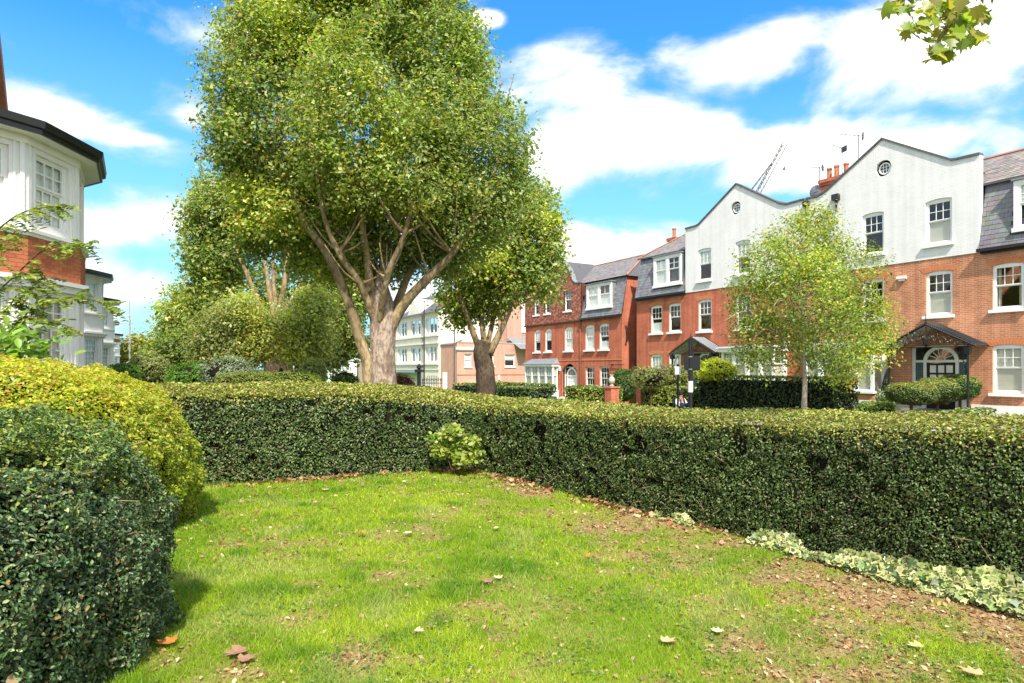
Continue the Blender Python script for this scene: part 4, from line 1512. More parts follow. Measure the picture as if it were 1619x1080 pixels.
def fan_door(parent, xc, y=.12, w=2.26, zt=2.78, paint='black', threshold=0.0):
    root = bpy.data.objects.new('door_surround', None)
    col.objects.link(root)
    root.parent = parent
    root.location = (xc, y, threshold)
    hw = w / 2
    zs, ra, ri = 2.12, .68, .54
    mb = MB()
    for s in (-1, 1):
        a, b = sorted((s * hw, s * (hw - .12)))
        mb.box(a, b, -.02, .1, 0, zt)
        a, b = sorted((s * .56, s * .68))
        mb.box(a, b, -.02, .1, 0, zs)
        a, b = sorted((s * .68, s * (hw - .12)))
        mb.box(a, b, -.01, .1, zs - .05, zs + .05)
        mb.box(a, b, -.01, .1, .0, .55)
    mb.box(-.56, .56, -.02, .1, zs - .06, zs + .05)
    mb.box(-hw + .12, hw - .12, -.02, .1, zt - .07, zt)
    n = 14
    for k in range(n):
        a, b = PI * k / n, PI * (k + 1) / n
        P = lambda r, t, yy: (r * math.cos(t), yy, zs + r * math.sin(t) * .93)
        mb.face([P(ra, a, -.03), P(ra, b, -.03), P(ri, b, -.03), P(ri, a, -.03)])
        mb.face([P(ri, a, -.03), P(ri, b, -.03), P(ri, b, .08), P(ri, a, .08)])
        mb.face([P(ra, a, -.03), P(ra, a, .05), P(ra, b, .05), P(ra, b, -.03)])
    mb.build('frame', M['white'], root)
    mb = MB()
    for k in range(1, 7):
        a = PI * k / 7
        mb.bar((.16 * math.cos(a), .0, zs + .05 + .15 * math.sin(a)), (.54 * math.cos(a), .0, zs + .03 + .5 * math.sin(a)), .016)
    pts = [(.16 * math.cos(PI * k / 8), 0, zs + .05 + .15 * math.sin(PI * k / 8)) for k in range(9)]
    mb.tube(pts, .016, 4)
    mb.build('fanlight', M['white'], root)
    MB().face([(ri * math.cos(PI * k / n), .03, zs + .04 + ri * .9 * math.sin(PI * k / n)) for k in range(n + 1)]).build('pane', M['glass'], root)
    for s in (-1, 1):
        a, b = sorted((s * .68, s * (hw - .12)))
        MB().box(a, b, .03, .04, .55, zs - .05).build('leaded_light', M['leaded'], root)
        lm = MB()
        for k in range(1, 4):
            x = a + (b - a) * k / 4
            lm.box(x - .004, x + .004, .02, .03, .55, zs - .05)
        for k in range(1, 12):
            z = .55 + (zs - .6) * k / 12
            lm.box(a, b, .018, .028, z - .004, z + .004)
        lm.build('lead_came', M['lead'], root)
        MB().box(a, b, .04, .05, zs + .05, zt - .07).build('leaded_light', M['leaded_dark'], root)
    if paint == 'black':
        d = MB()
        d.box(-.56, -.47, .02, .07, .02, zs - .06).box(.47, .56, .02, .07, .02, zs - .06)
        for z in (.02, .85, 1.22, 1.56, 1.95):
            d.box(-.47, .47, .02, .07, z, z + (.35 if z < .1 else .07 if z > .9 else .14))
        for x in (-.157, .157):
            d.box(x - .03, x + .03, .022, .068, .2, 2.0)
        d.box(-.47, .47, .045, .06, .02, .9)
        dd = d.build('door', M['black'], root)
        for i in range(3):
            for z in (.99, 1.29, 1.63):
                MB().box(-.47 + .313 * i + .03, -.47 + .313 * (i + 1) - .03, .045, .055, z, z + .32).build('pane', M['blind_white'], dd)
    else:
        d = MB()
        d.box(-.56, .56, .04, .08, .02, zs - .06)
        for x in (-.3, 0, .3):
            d.box(x - .02, x + .02, .02, .05, .3, 1.95)
        for z in (.3, .9, 1.3, 1.7):
            d.box(-.5, .5, .022, .048, z, z + .05)
        d.build('door', M['white'], root)
    return root


M['canopy_roof'] = mat('canopy_glass_roof', (0.50, 0.54, 0.57), 0.2, 0.7, var=0.15, vscale=5)
M['leaded_dark'] = mat('leaded_dark_glass', (0.02, 0.03, 0.028), 0.12, 0.6)
GABLE_X = [(0, 10.32), (.9, 10.30), (1.25, 10.42), (4.05, 12.16), (6.85, 10.42), (7.05, 10.38), (7.9, 10.36)]


def mansion_half(root, m, brick, dormer, blinds, slate_parts, tone):
    """one half of the white gabled pair; X runs from the party wall outwards, m mirrors it"""
    mx = lambda a, b: (min(m * a, m * b), max(m * a, m * b))
    F1 = [(3.1, 4.12, 4.05, 5.86), (5.87, 6.9, 4.05, 5.86), (8.32, 9.36, 4.12, 5.84), (9.95, 11.0, 4.12, 5.84)]
    G = [(8.32, 9.36, .85, 2.68), (9.95, 11.0, .85, 2.68)]
    F2 = [(3.13, 4.12, 7.06, 8.88), (5.87, 6.9, 7.06, 8.88)]
    holes = []
    for (a, b, z0, z1) in F1 + G:
        xa, xb = mx(a, b)
        holes.append((xa, xb, z0, arch_fn(xa, xb, z1, .07)))
    xd = mx(5.27, 7.53)
    holes.append((*xd, 0.0, 2.8))
    x0, x1 = mx(0, 12.35)
    wall(MB_ := MB(), x0, x1, 0, 6.46, holes, 0, .14)
    xe = m * 12.35                                        # end wall following the mansard
    MB_.face([(xe, 0, 0), (xe, 9.5, 0), (xe, 9.5, 9.2), (xe, .5, 9.2), (xe, -.0, 6.5)])
    MB_.face([(x0, 9.5, 0), (x1, 9.5, 0), (x1, 9.5, 9.2), (x0, 9.5, 9.2)])
    MB_.build('brick_wall', M[brick], root)
    # white painted plinth
    pl = MB()
    for a, b in ((4.27, 5.2), (7.6, 12.36)):
        xa, xb = mx(a, b)
        MB().box(xa, xb, -.045, .05, 0, .36).build('plinth', M['white_smooth'], root)
    # rendered gable with its coping
    prof = [(m * a, z) for a, z in GABLE_X]
    gf = interp(prof)
    ghol = []
    for (a, b, z0, z1) in F2:
        xa, xb = mx(a, b)
        ghol.append((xa, xb, z0, arch_fn(xa, xb, z1, .08)))
    oc, oz, orr = m * 4.1, 10.86, .36
    ghol.append((oc - orr, oc + orr, lambda x: oz - math.sqrt(max(0, orr ** 2 - (x - oc) ** 2)), lambda x: oz + math.sqrt(max(0, orr ** 2 - (x - oc) ** 2))))
    ga, gb = mx(0, 7.9)
    g = MB()
    wall(g, ga, gb, 6.46, gf, ghol, -.035, .16, extra=[p[0] for p in prof])
    g.face([(ga, -.035, 6.46), (gb, -.035, 6.46), (gb, .0, 6.46), (ga, .0, 6.46)])
    xr = m * 7.9
    g.face([(xr, -.035, 6.46), (xr, .25, 6.46), (xr, .25, 10.36), (xr, -.035, 10.36)])
    for a, b in zip(prof[:-1], prof[1:]):
        g.face([(a[0], .4, a[1]), (b[0], .4, b[1]), (b[0], .4, 6.46), (a[0], .4, 6.46)]) if False else None
    g.build('rendered_gable', M['render'], root)
    pp = sorted(prof)
    coping(root, pp, -.10, .27)
    # roof behind the gable
    rf = MB()
    X = lambda v: m * v
    rf.face([(X(0), .25, 9.9), (X(0), 9.5, 9.9), (X(4.05), 9.5, 11.75), (X(4.05), .25, 11.75)])
    rf.face([(X(7.6), .25, 9.9), (X(7.6), 9.5, 9.9), (X(4.05), 9.5, 11.75), (X(4.05), .25, 11.75)])
    rf.face([(X(0), 9.5, 9.2), (X(0), 9.5, 9.9), (X(4.05), 9.5, 11.75), (X(7.6), 9.5, 9.9), (X(7.6), 9.5, 9.2)])
    # mansard: underlay, upper roof with hip
    rf.face([(X(7.9), -.1, 6.5), (X(12.37), -.1, 6.5), (X(12.37), .45, 9.2), (X(7.9), .45, 9.2)])
    rf.build('roof', M['slate_plain'], root)
    mroot = bpy.data.objects.new('mansard_roof', None)
    col.objects.link(mroot)
    mroot.parent = root
    xa, xb = mx(7.92, 12.4)
    da, db = mx(*dormer)
    pal = ((.20, .205, .225), (.175, .18, .20), (.235, .235, .25), (.20, .19, .205))
    slates(mroot, xa, xb, -.12, 6.52, .44, 9.2, .25, .20, holes=[(da - .02, db + .02, 7.0, 9.1)], parts=slate_parts, pal=pal)
    up = MB()
    ridge_y, ridge_z = 2.6, 10.85
    up.face([(X(7.0), .25, 9.22), (X(12.55), .25, 9.22), (X(10.2), ridge_y, ridge_z), (X(6.0), ridge_y, ridge_z)])
    up.face([(X(12.55), .25, 9.22), (X(12.55), 9.5, 9.22), (X(10.2), ridge_y, ridge_z)])
    up.face([(X(12.55), 9.5, 9.22), (X(7.9), 9.5, 9.22), (X(7.9), ridge_y, ridge_z), (X(10.2), ridge_y, ridge_z)])
    up.face([(X(7.9), .25, 9.16), (X(12.55), .25, 9.16), (X(12.55), .25, 9.22), (X(7.9), .25, 9.22)])
    up.build('upper_roof', M['slate_plain'], mroot)
    pal2 = ((.27, .235, .225), (.24, .21, .20), (.30, .255, .24), (.22, .20, .20))
    slates(mroot, 6.9, 12.5, .26, 9.24, ridge_y, ridge_z + .01, .25, .19, pal=pal2, name='roof_slate',
           clip=lambda x, z: abs(x) < 12.5 - (z - 9.22) * 2.35 / 1.63) if m > 0 else \
        slates(mroot, -12.5, -6.9, .26, 9.24, ridge_y, ridge_z + .01, .25, .19, pal=pal2, name='roof_slate', clip=lambda x, z: abs(x) < 12.5 - (z - 9.22) * 2.35 / 1.63)
    MB().bar((X(6.4), ridge_y, ridge_z + .03), (X(10.2), ridge_y, ridge_z + .03), .08).bar((X(10.2), ridge_y, ridge_z + .03), (X(12.55), .25, 9.26), .06).build('ridge_tiles', M['ridge'], mroot)
    MB().box(*mx(7.88, 12.5), -.30, -.13, 6.44, 6.56).box(*mx(7.95, 12.36), -.13, .02, 6.36, 6.46).build('gutter', M['black'], root)
    # dormer
    dr = MB()
    dr.box(da - .06, db + .06, -.16, .75, 9.0, 9.07)
    dr.box(da, da + .05, -.03, .6, 7.05, 9.0)
    dr.box(db - .05, db, -.03, .6, 7.05, 9.0)
    d0 = dr.build('dormer', M['lead'], root)
    mb = MB()
    w2 = (db - da - .34) / 2
    mb.box(da + .002, da + .12, -.09, .02, 7.05, 8.99).box(db - .12, db - .002, -.09, .02, 7.05, 8.99)
    mb.box((da + db) / 2 - .05, (da + db) / 2 + .05, -.09, .02, 7.2, 8.88).box(da + .12, db - .12, -.09, .02, 8.88, 8.99).box(da - .04, db + .04, -.16, .02, 7.02, 7.18)
    mb.build('frame', M['white'], d0)
    for k, xc in enumerate((da + .12 + w2 / 2, db - .12 - w2 / 2)):
        window(root, xc, -.07, 7.18, w2, 1.70, (2, 2) if dormer[1] - dormer[0] < 2.4 else (2, 2), (1, 1), blinds.get(('d', k)), sill=False, back=None, name='dormer_window')
    # sash windows
    for i, (a, b, z0, z1) in enumerate(F1 + G + F2):
        xa, xb = mx(a, b)
        yy = .06 if i < len(F1 + G) else .04
        window(root, (xa + xb) / 2, yy, z0, xb - xa, z1 - z0, (3, 2), (1, 1), blinds.get(i), head=.09, back='curtain' if i in blinds.get('curtains', ()) else None)
        if i < 6:
            voussoirs(root, xa, xb, z1, .07)
    round_window(root, oc, oz, .27, .08)
    # ground floor bay
    ba, bb = mx(.85, 4.22)
    b_ = MB()
    b_.box(ba, bb, -1.08, 0, .40, .70)
    b_.build('bay_wall', M[brick], root)
    MB().box(ba - .03, bb + .03, -1.12, -.05, 0, .40).build('bay_plinth', M['white_smooth'], root)
    fr = MB()
    fr.box(ba - .08, bb + .08, -1.2, 0, .70, .80)
    fr.box(ba - .10, bb + .10, -1.22, 0, 2.72, 2.92)
    fr.box(ba - .16, bb + .16, -1.28, 0, 2.92, 3.0)
    for x in (ba, bb - .12):
        fr.box(x, x + .12, -1.06, -.94, .8, 2.72)
        fr.box(x, x + .12, -.10, -.0, .8, 2.72)
    for k in range(1, 4):
        x = ba + (bb - ba) * k / 4
        fr.box(x - .05, x + .05, -1.06, -.94, .8, 2.72)
    by = fr.build('bay_window', M['white'], root)
    MB().box(ba - .12, bb + .12, -1.24, 0, 3.0, 3.04).build('bay_roof', M['lead'], root)
    wl = (bb - ba - .24 - .3) / 4
    for k in range(4):
        x = ba + (bb - ba) * (k + .5) / 4
        window(root, x, -1.05, .8, (bb - ba) / 4 - .11, 1.92, (3, 2), (1, 1), (0, 1, 'blind'), sill=False, split=.36, fr=.05)
    xs_ = bb if True else ba
    window(root, bb - .05, -.52, .8, .82, 1.92, (3, 2), (1, 1), (0, 1, 'blind'), sill=False, split=.36, fr=.05, rz=PI / 2)
    window(root, ba + .05, -.52, .8, .82, 1.92, (3, 2), (1, 1), (0, 1, 'blind'), sill=False, split=.36, fr=.05, rz=-PI / 2)
    # door and canopy
    iron_canopy(root, m * 6.42)
    fan_door(root, m * 6.4, .12)
    MB().box(m * 6.4 - 1.3, m * 6.4 + 1.3, -.5, .12, 0, .10).build('doorstep', M['paving'], root)


# ---- right half (orange brick)
A2 = thing('mansion_house', 'orange brick house with white painted gable, nearer half of the gabled pair', 'house', W(-20.15, 29, 0), RZ, 'white gabled pair of houses')
mansion_half(A2, 1, 'brick_orange', (9.05, 11.35),
             {1: (0, .52, 'blind'), 2: None, 4: (0, 1, 'blind'), 5: (0, 1, 'blind'), 7: (0, .52, 'blind'), 6: None, 'curtains': (2,), ('d', 0): (.5, 1, 'blind_white')}, True, 0)
A1 = thing('mansion_house', 'red brick house with white painted gable, farther half of the gabled pair', 'house', W(-20.15, 29, 0), RZ, 'white gabled pair of houses')
mansion_half(A1, -1, 'brick_red', (8.2, 10.65),
             {4: (0, 1, 'blind_white'), 5: (0, 1, 'blind_white'), 6: (.55, 1, 'blind_white'), 7: (.52, 1, 'blind_white'), 3: (0, .4, 'blind_white'), 'curtains': (6,), ('d', 0): (0, .9, 'blind_white')}, False, 1)
# party wall details
MB().tube([(.34, -.12, 6.4), (.34, -.12, 10.0)], .05, 8).box(.2, .48, -.26, -.04, 9.95, 10.2).lathe([(.05, -.22), (.13, 0)], 8, (.34, -.14, 9.97)).build('rainwater_pipe', M['black'], A2)
MB().tube([(1.9, -.1, 9.4), (1.9, -.1, 9.9)], .05, 8).box(1.74, 2.06, -.26, -.04, 9.9, 10.18).build('rainwater_hopper', M['black'], A2)
MB().box(4.72, 5.1, -.16, -.002, 5.75, 5.87).box(4.8, 5.02, -.12, -.002, 5.66, 5.75).build('alarm_box', M['white'], A2)
MB().box(1.0, 1.25, -1.135, -1.12, .08, .22).build('air_brick', M['stone'], A2)
chimney(A2, -1.0, 4.6, 9.8, 12.45, 1.5, .7, 3)
chimney(A1, -12.2, 3.4, 9.0, 10.95, .62, .6, 1)


def aerial(t, w, z0, z1, blen, label, az_, bars=7, tilt=.25):
    p = W(t, w, z0)
    o = thing('television_aerial', label, 'aerial', p, az_, 'television aerials on the gabled pair')
    h = z1 - z0
    MB().tube([(0, 0, 0), (0, 0, h)], .022, 6).build('mast', M['crane'], o)
    mb = MB()
    a, b = Vector((-blen, 0, h - .05 + blen * tilt)), Vector((blen * .2, 0, h - .05 - .2 * blen * tilt))
    mb.tube([a, b], .015, 5)
    for k in range(bars):
        c = a.lerp(b, k / (bars - 1))
        mb.tube([c + Vector((0, -.12 - .02 * k, 0)), c + Vector((0, .12 + .02 * k, 0))], .01, 4)
    mb.box(b.x - .03, b.x + .03, -.2, .2, b.z - .15, b.z + .15)
    mb.build('antenna', M['crane'], o)


aerial(-19.35, 32.6, 11.2, 14.1, 1.0, 'highest television aerial, standing behind the orange house gable slope', R(-25))
aerial(-20.75, 33.4, 12.4, 14.0, .65, 'television aerial rising from the pots of the big chimney', R(10))
aerial(-22.1, 33.4, 11.5, 13.3, .85, 'television aerial above the satellite dish left of the big chimney', R(-35))
o = thing('satellite_dish', 'grey satellite dish on the left side of the big chimney', 'satellite dish', W(-22.25, 33.2, 11.9), R(-60))
mb = MB()
n = 16
for k in range(n):
    a, b = 2 * PI * k / n, 2 * PI * (k + 1) / n
    for (r0, r1) in ((0, .2), (.2, .38)):
        mb.face([(r0 * math.cos(a), .5 * r0 * r0, r0 * math.sin(a)), (r1 * math.cos(a), .5 * r1 * r1, r1 * math.sin(a)), (r1 * math.cos(b), .5 * r1 * r1, r1 * math.sin(b)), (r0 * math.cos(b), .5 * r0 * r0, r0 * math.sin(b))])
mb.build('dish', M['lead'], o)
MB().tube([(0, 0, -.35), (0, .35, -.1)], .015, 5).box(-.04, .04, .32, .42, -.13, -.05).build('feed_arm', M['crane'], o)
MB().tube([(0, 0, 0), (0, -.15, -.1), (.35, -.2, -.1)], .025, 5).build('wall_bracket', M['crane'], o)

# ---- house B: red brick with a curved tile hung gable
B = thing('townhouse', 'bright red brick house with a curved gable of dark clay tiles and a slate mansard', 'house', W(-34, 29, -.87), RZ)
mx = lambda a, b: (-b, -a)
F1 = [(1.44, 2.53), (3.12, 4.22), (5.8, 6.9), (8.72, 9.7), (10.4, 11.35)]
holes = []
for a, b in F1:
    xa, xb = mx(a, b)
    holes.append((xa, xb, 4.08, arch_fn(xa, xb, 5.82, .13)))
for a, b in F1[:2]:
    xa, xb = mx(a, b)
    holes.append((xa, xb, .95, 2.82))
xa, xb = mx(5.25, 7.25)
holes.append((xa, xb, 0.0, arch_fn(xa, xb, 2.5, .55)))
w_ = MB()
wall(w_, -12.75, 0, 0, 6.38, holes, 0, .14)
w_.face([(0, 0, 0), (0, 9.5, 0), (0, 9.5, 9.15), (0, .5, 9.15), (0, 0, 6.38)])
w_.face([(-12.75, 0, 0), (-12.75, 9.5, 0), (-12.75, 9.5, 9.15), (-12.75, 0, 9.15)])
w_.face([(-12.75, 9.5, 0), (0, 9.5, 0), (0, 9.5, 9.15), (-12.75, 9.5, 9.15)])
w_.build('brick_wall', M['brick_red'], B)
MB().box(.0, .02, 1.2, 9.5, 0, 6.3).build('party_wall', M['brick_dark'], B)
MB().box(-12.75, 0, -.03, 0, 3.28, 3.36).build('string_course', M['arch'], B)
for i, (a, b) in enumerate(F1):
    xa, xb = mx(a, b)
    bl = {0: (0, .35, 'blind_white'), 1: (0, 1, 'blind_white'), 2: (0, 1, 'blind_white'), 3: (.5, 1, 'blind_white'), 4: (.45, 1, 'blind_white')}[i]
    window(B, (xa + xb) / 2, .06, 4.08, xb - xa, 1.74, (3, 2), (1, 1), bl, head=.16)
    voussoirs(B, xa, xb, 5.82, .13)
for i, (a, b) in enumerate(F1[:2]):
    xa, xb = mx(a, b)
    window(B, (xa + xb) / 2, .1, .95, xb - xa, 1.87, (3, 2), (3, 2), None)
CX0, CZ0, CR = -8.65, 8.35, 3.2
prof = [(-4.6, 9.2), (-5.3, 9.24), (-5.62, 9.45)]
for k in range(17):
    a = math.asin((9.45 - CZ0) / CR)
    t = a + (PI - 2 * a) * k / 16
    prof.append((CX0 + CR * math.cos(t), CZ0 + CR * math.sin(t)))
prof += [(-11.98, 9.24), (-12.7, 9.2)]
prof = sorted(prof)
gf = interp(prof)
gh = []
F2 = [(5.85, 6.85), (8.72, 9.66), (10.4, 11.3)]
for a, b in F2:
    xa, xb = mx(a, b)
    gh.append((xa, xb, 7.2, 8.82))
g = MB()
wall(g, -12.7, -4.6, 6.38, gf, gh, -.04, .16, extra=[p[0] for p in prof])
g.face([(-4.6, -.04, 6.38), (-4.6, .35, 6.38), (-4.6, .8, 9.2), (-4.6, -.04, 9.2)])
g.build('gable_wall', M['tile_under'], B)
tp = ((.34, .12, .075), (.28, .09, .06), (.38, .15, .095), (.22, .075, .055), (.42, .21, .15))
slates(B, -12.68, -4.62, -.10, 6.36, -.055, 11.6, .17, .105, holes=[(h[0], h[1], h[2] - .02, h[3]) for h in gh], m='tile', pal=tp, name='clay_tile', clip=lambda x, z: z < gf(x) - .03, th=.02)
coping(B, prof, -.16, .25, .08, 'lead')
for i, (a, b) in enumerate(F2):
    xa, xb = mx(a, b)
    window(B, (xa + xb) / 2, .03, 7.2, xb - xa, 1.62, (3, 2), (1, 1), (.5, 1, 'blind') if i else None)
MB().box(-12.8, -4.6, -.13, -.04, 6.28, 6.4).build('tile_kick', M['tile_under'], B)
rf = MB()
rf.face([(-4.6, -.1, 6.42), (.06, -.1, 6.42), (.06, .45, 9.15), (-4.6, .45, 9.15)])
rf.face([(-12.75, 4.7, 11.2), (-12.75, .3, 9.2), (-12.75, 9.5, 9.2)])
rf.face([(-12.75, 9.5, 9.15), (.1, 9.5, 9.15), (-2.3, 4.2, 11.3), (-12.75, 4.2, 11.3)])
rf.face([(.2, .25, 9.17), (.2, 9.5, 9.17), (-2.3, 4.2, 11.3)])
rf.face([(-12.75, .25, 9.17), (.2, .25, 9.17), (-2.3, 4.2, 11.3), (-12.75, 4.2, 11.3)])
rf.face([(CX0 - 3.0, .2, 9.4), (CX0 - 3, 4.2, 9.4), (CX0, 4.2, 11.5), (CX0, .2, 11.5)])
rf.face([(CX0 + 3.0, .2, 9.4), (CX0 + 3, 4.2, 9.4), (CX0, 4.2, 11.5), (CX0, .2, 11.5)])
rf.build('roof', M['slate_plain'], B)
slates(B, -4.58, .08, -.12, 6.44, .44, 9.15, .25, .20, holes=[(-3.95, -1.05, 7.0, 8.95)])
slates(B, -12.6, .1, .24, 9.19, 4.2, 11.32, .25, .19, pal=((.27, .24, .23), (.24, .22, .21), (.30, .26, .25), (.22, .20, .20)), name='roof_slate', clip=lambda x, z: x < .1 - (z - 9.17) * 2.4 / 2.13)
MB().bar((-12.7, 4.2, 11.34), (-2.3, 4.2, 11.34), .08).bar((-2.3, 4.2, 11.34), (.2, .25, 9.22), .07).build('ridge_tiles', M['ridge'], B)
MB().box(-4.6, .1, -.30, -.13, 6.36, 6.48).build('gutter', M['black'], B)
d0 = MB().box(-4.02, -.98, -.2, .8, 8.88, 8.95).box(-3.95, -3.9, -.03, .6, 7.05, 8.88).box(-1.1, -1.05, -.03, .6, 7.05, 8.88).build('dormer', M['lead'], B)
mb = MB().box(-3.95, -3.82, -.1, .02, 7.05, 8.87).box(-1.18, -1.05, -.1, .02, 7.05, 8.87).box(-2.56, -2.44, -.1, .02, 7.2, 8.76).box(-3.82, -1.18, -.1, .02, 8.76, 8.87).box(-4.0, -1.0, -.16, .02, 7.02, 7.18)
mb.build('frame', M['white'], d0)
for xc, bl in ((-3.19, (0, 1, 'blind_white')), (-1.81, (0, .6, 'blind_white'))):
    window(B, xc, -.08, 7.18, 1.24, 1.58, (2, 1), (1, 1), bl, sill=False, name='dormer_window')
# its square bay
ba, bb = -11.9, -7.7
MB().box(ba, bb, -.62, 0, 0, .86).build('bay_wall', M['white_smooth'], B)
fr = MB()
fr.box(ba - .05, bb + .05, -.7, 0, .86, .94).box(ba - .08, bb + .08, -.72, 0, 2.86, 3.05)
for x in (ba, bb - .12):
    fr.box(x, x + .12, -.6, -.5, .94, 2.86)
for k in range(1, 4):
    x = ba + (bb - ba) * k / 4
    fr.box(x - .05, x + .05, -.6, -.5, .94, 2.86)
fr.build('bay_window', M['white'], B)
MB().face([(ba - .15, -.8, 3.05), (bb + .15, -.8, 3.05), (bb - .2, 0, 3.5), (ba + .2, 0, 3.5)]).face([(bb + .15, -.8, 3.05), (bb + .15, 0, 3.05), (bb - .2, 0, 3.5)]).face([(ba - .15, 0, 3.05), (ba - .15, -.8, 3.05), (ba + .2, 0, 3.5)]).build('bay_roof', M['lead'], B)
for k in range(4):
    window(B, ba + (bb - ba) * (k + .5) / 4, -.59, .94, (bb - ba) / 4 - .11, 1.92, (3, 1), (1, 1), (0, 1, 'blind'), sill=False, split=.40, fr=.05)
window(B, bb - .05, -.28, .94, .44, 1.92, (1, 1), (1, 1), (0, 1, 'blind'), sill=False, split=.40, fr=.05, rz=PI / 2)
fan_door(B, -6.25, .25, 1.95, 2.82, 'white')
for k in range(3):
    MB().box(-7.1, -5.4, -.35 - .3 * k, -.05 - .3 * k + (.3 if k == 0 else 0), 0, .45 - .15 * k).build('step', M['white_smooth'], B)
MB().box(-7.55, -7.4, -.15, 0, 2.5, 2.85).build('wall_lantern', M['white'], B)
MB().tube([(-4.75, -.07, .1), (-4.75, -.07, 6.3)], .045, 6).build('downpipe', M['brick_dark'], B)
MB().tube([(.05, .35, 5.3), (.25, .3, 5.2), (.25, .25, 4.6), (.1, .25, 4.5)], .05, 6).build('waste_pipe', M['black'], B)
MB().tube([(-1.0, -.1, 2.95), (0.3, -.1, 2.95)], .03, 6).box(-1.05, -.98, -.12, 0, 2.9, 3.0).build('pipe_run', M['black'], B)

# ---- pink brick building C facing back up the street
RZC = math.atan2(SS, CC)
C_ = thing('pink_building', 'low pink brick building with white cornice between the white block and the red house', 'building', W(-61, 29.25, -1.0), RZC)
holes = [(.9, 1.75, 3.0, 4.4), (5.9, 7.2, 3.05, 4.4), (3.6, 4.5, 3.1, 4.3)]
w_ = MB()
wall(w_, 0, 11, 0, 5.6, holes, 0, .15)
w_.face([(0, 0, 0), (0, 8, 0), (0, 8, 5.6), (0, 0, 5.6)]).face([(11, 0, 0), (11, 8, 0), (11, 8, 5.6), (11, 0, 5.6)]).face([(0, 8, 0), (11, 8, 0), (11, 8, 5.6), (0, 8, 5.6)])
w_.build('wall', M['brick_pink'], C_)
MB().box(-.15, 4.4, -.2, 0, 4.85, 5.1).box(-.05, 4.3, -.08, 0, 4.72, 4.85).build('cornice', M['white'], C_)
MB().box(-.05, 11.05, -.05, .25, 5.6, 5.7).build('parapet_cap', M['stone'], C_)
MB().box(-.1, 11.1, .3, 8, 5.4, 5.5).build('roof', M['lead'], C_)
MB().box(0, 11, -.04, 0, 2.1, 2.2).build('string_course', M['terracotta'], C_)
window(C_, 1.33, .1, 3.0, .85, 1.4, (2, 1), (2, 1), (0, 1, 'blind_white'))
window(C_, 4.05, .1, 3.1, .9, 1.2, (1, 1), (1, 1), (0, .5, 'blind_white'))
window(C_, 6.55, .1, 3.05, 1.3, 1.35, (1, 1), (1, 1), (.6, 1, 'blind_white'), fr=.06)
MB().box(5.0, 5.2, -.12, 0, 1.6, 2.1).build('wall_lantern', M['white'], C_)
MB().box(1.2, 4.4, -1.2, 0, 1.0, 1.25).box(1.2, 1.3, -1.2, -1.1, 0, 1.0).box(4.3, 4.4, -1.2, -1.1, 0, 1.0).box(1.3, 4.3, -1.15, -1.1, .45, .8).build('porch', M['white'], C_)
MB().tube([(-.25, .1, 0), (-.25, .1, 8.0)], .06, 6).build('downpipe', M['coping'], C_)
T_ = thing('brick_tower_block', 'tall pink brick house end with a white band seen through the right plane tree', 'building', W(-63, 36.6, -1.0), RZC)
w_ = MB().box(0, 9, 0, 8, 0, 11.5)
w_.build('wall', M['brick_pink'], T_)
MB().box(1.9, 2.5, -.1, 0, 7.0, 11.4).build('white_band', M['white_smooth'], T_)
MB().face([(-.3, -.3, 6.4), (9.3, -.3, 6.4), (9.3, -3.4, 5.0), (-.3, -3.4, 5.0)]).face([(-.3, -.3, 6.35), (9.3, -.3, 6.35), (9.3, -3.4, 4.95), (-.3, -3.4, 4.95)]).build('lean_to_roof', M['lead'], T_)
rl = MB()
for k in range(14):
    rl.bar((k * .5, -3.3, 5.6), (k * .5, -3.3, 6.5), .02)
rl.bar((0, -3.3, 6.5), (6.5, -3.3, 6.5), .03)
rl.build('roof_railing', M['lead'], T_)
MB().face([(-.3, -.3, 11.5), (9.3, -.3, 11.5), (9.3, 4, 14), (-.3, 4, 14)]).face([(-.3, 8.3, 11.5), (9.3, 8.3, 11.5), (9.3, 4, 14), (-.3, 4, 14)]).face([(-.01, 0, 11.5), (-.01, 8, 11.5), (-.01, 4, 13.9)]).face([(9.01, 0, 11.5), (9.01, 8, 11.5), (9.01, 4, 13.9)]).build('roof', M['slate_plain'], T_)

# ---- white building D
D = thing('white_building', 'three storey white rendered block with grouped casement windows behind the big plane tree', 'building', W(-65.2, 29, -1.1), RZ)
groups = [(.5, 3.8), (5.3, 8.3), (9.8, 12.9), (14.6, 17.6)]
holes = []
for a, b in groups:
    for z0, z1 in ((3.7, 5.45), (6.95, 8.75)):
        holes.append((-b, -a, z0, z1))
w_ = MB()
wall(w_, -20, 0, 0, 9.4, holes, 0, .2)
w_.face([(0, 0, 0), (0, 11, 0), (0, 11, 9.4), (0, 5.5, 12.6), (0, 0, 9.4)]).face([(-20, 0, 0), (-20, 11, 0), (-20, 11, 9.4), (-20, 0, 9.4)]).face([(-20, 11, 0), (0, 11, 0), (0, 11, 9.4), (-20, 11, 9.4)])
w_.build('wall', M['cream'], D)
MB().face([(-20.3, -.5, 9.3), (.2, -.5, 9.3), (.2, 5.5, 12.8), (-20.3, 5.5, 12.8)]).face([(-20.3, 11.5, 9.3), (.2, 11.5, 9.3), (.2, 5.5, 12.8), (-20.3, 5.5, 12.8)]).build('roof', M['slate_plain'], D)
for x in (-7.2, -14.2):
    g = MB().prism([(x - 2.2, 9.3), (x + 2.2, 9.3), (x, 11.4)], -.15, 3)
    g.build('gablet', M['cream'], D)
cn = MB()
for z in (3.35, 5.75, 6.6, 9.25):
    cn.box(-20.1, .08, -.22, 0, z, z + .16)
cn.box(-20.1, .1, -.1, 0, 2.75, 2.9)
cn.build('cornice', M['cream'], D)
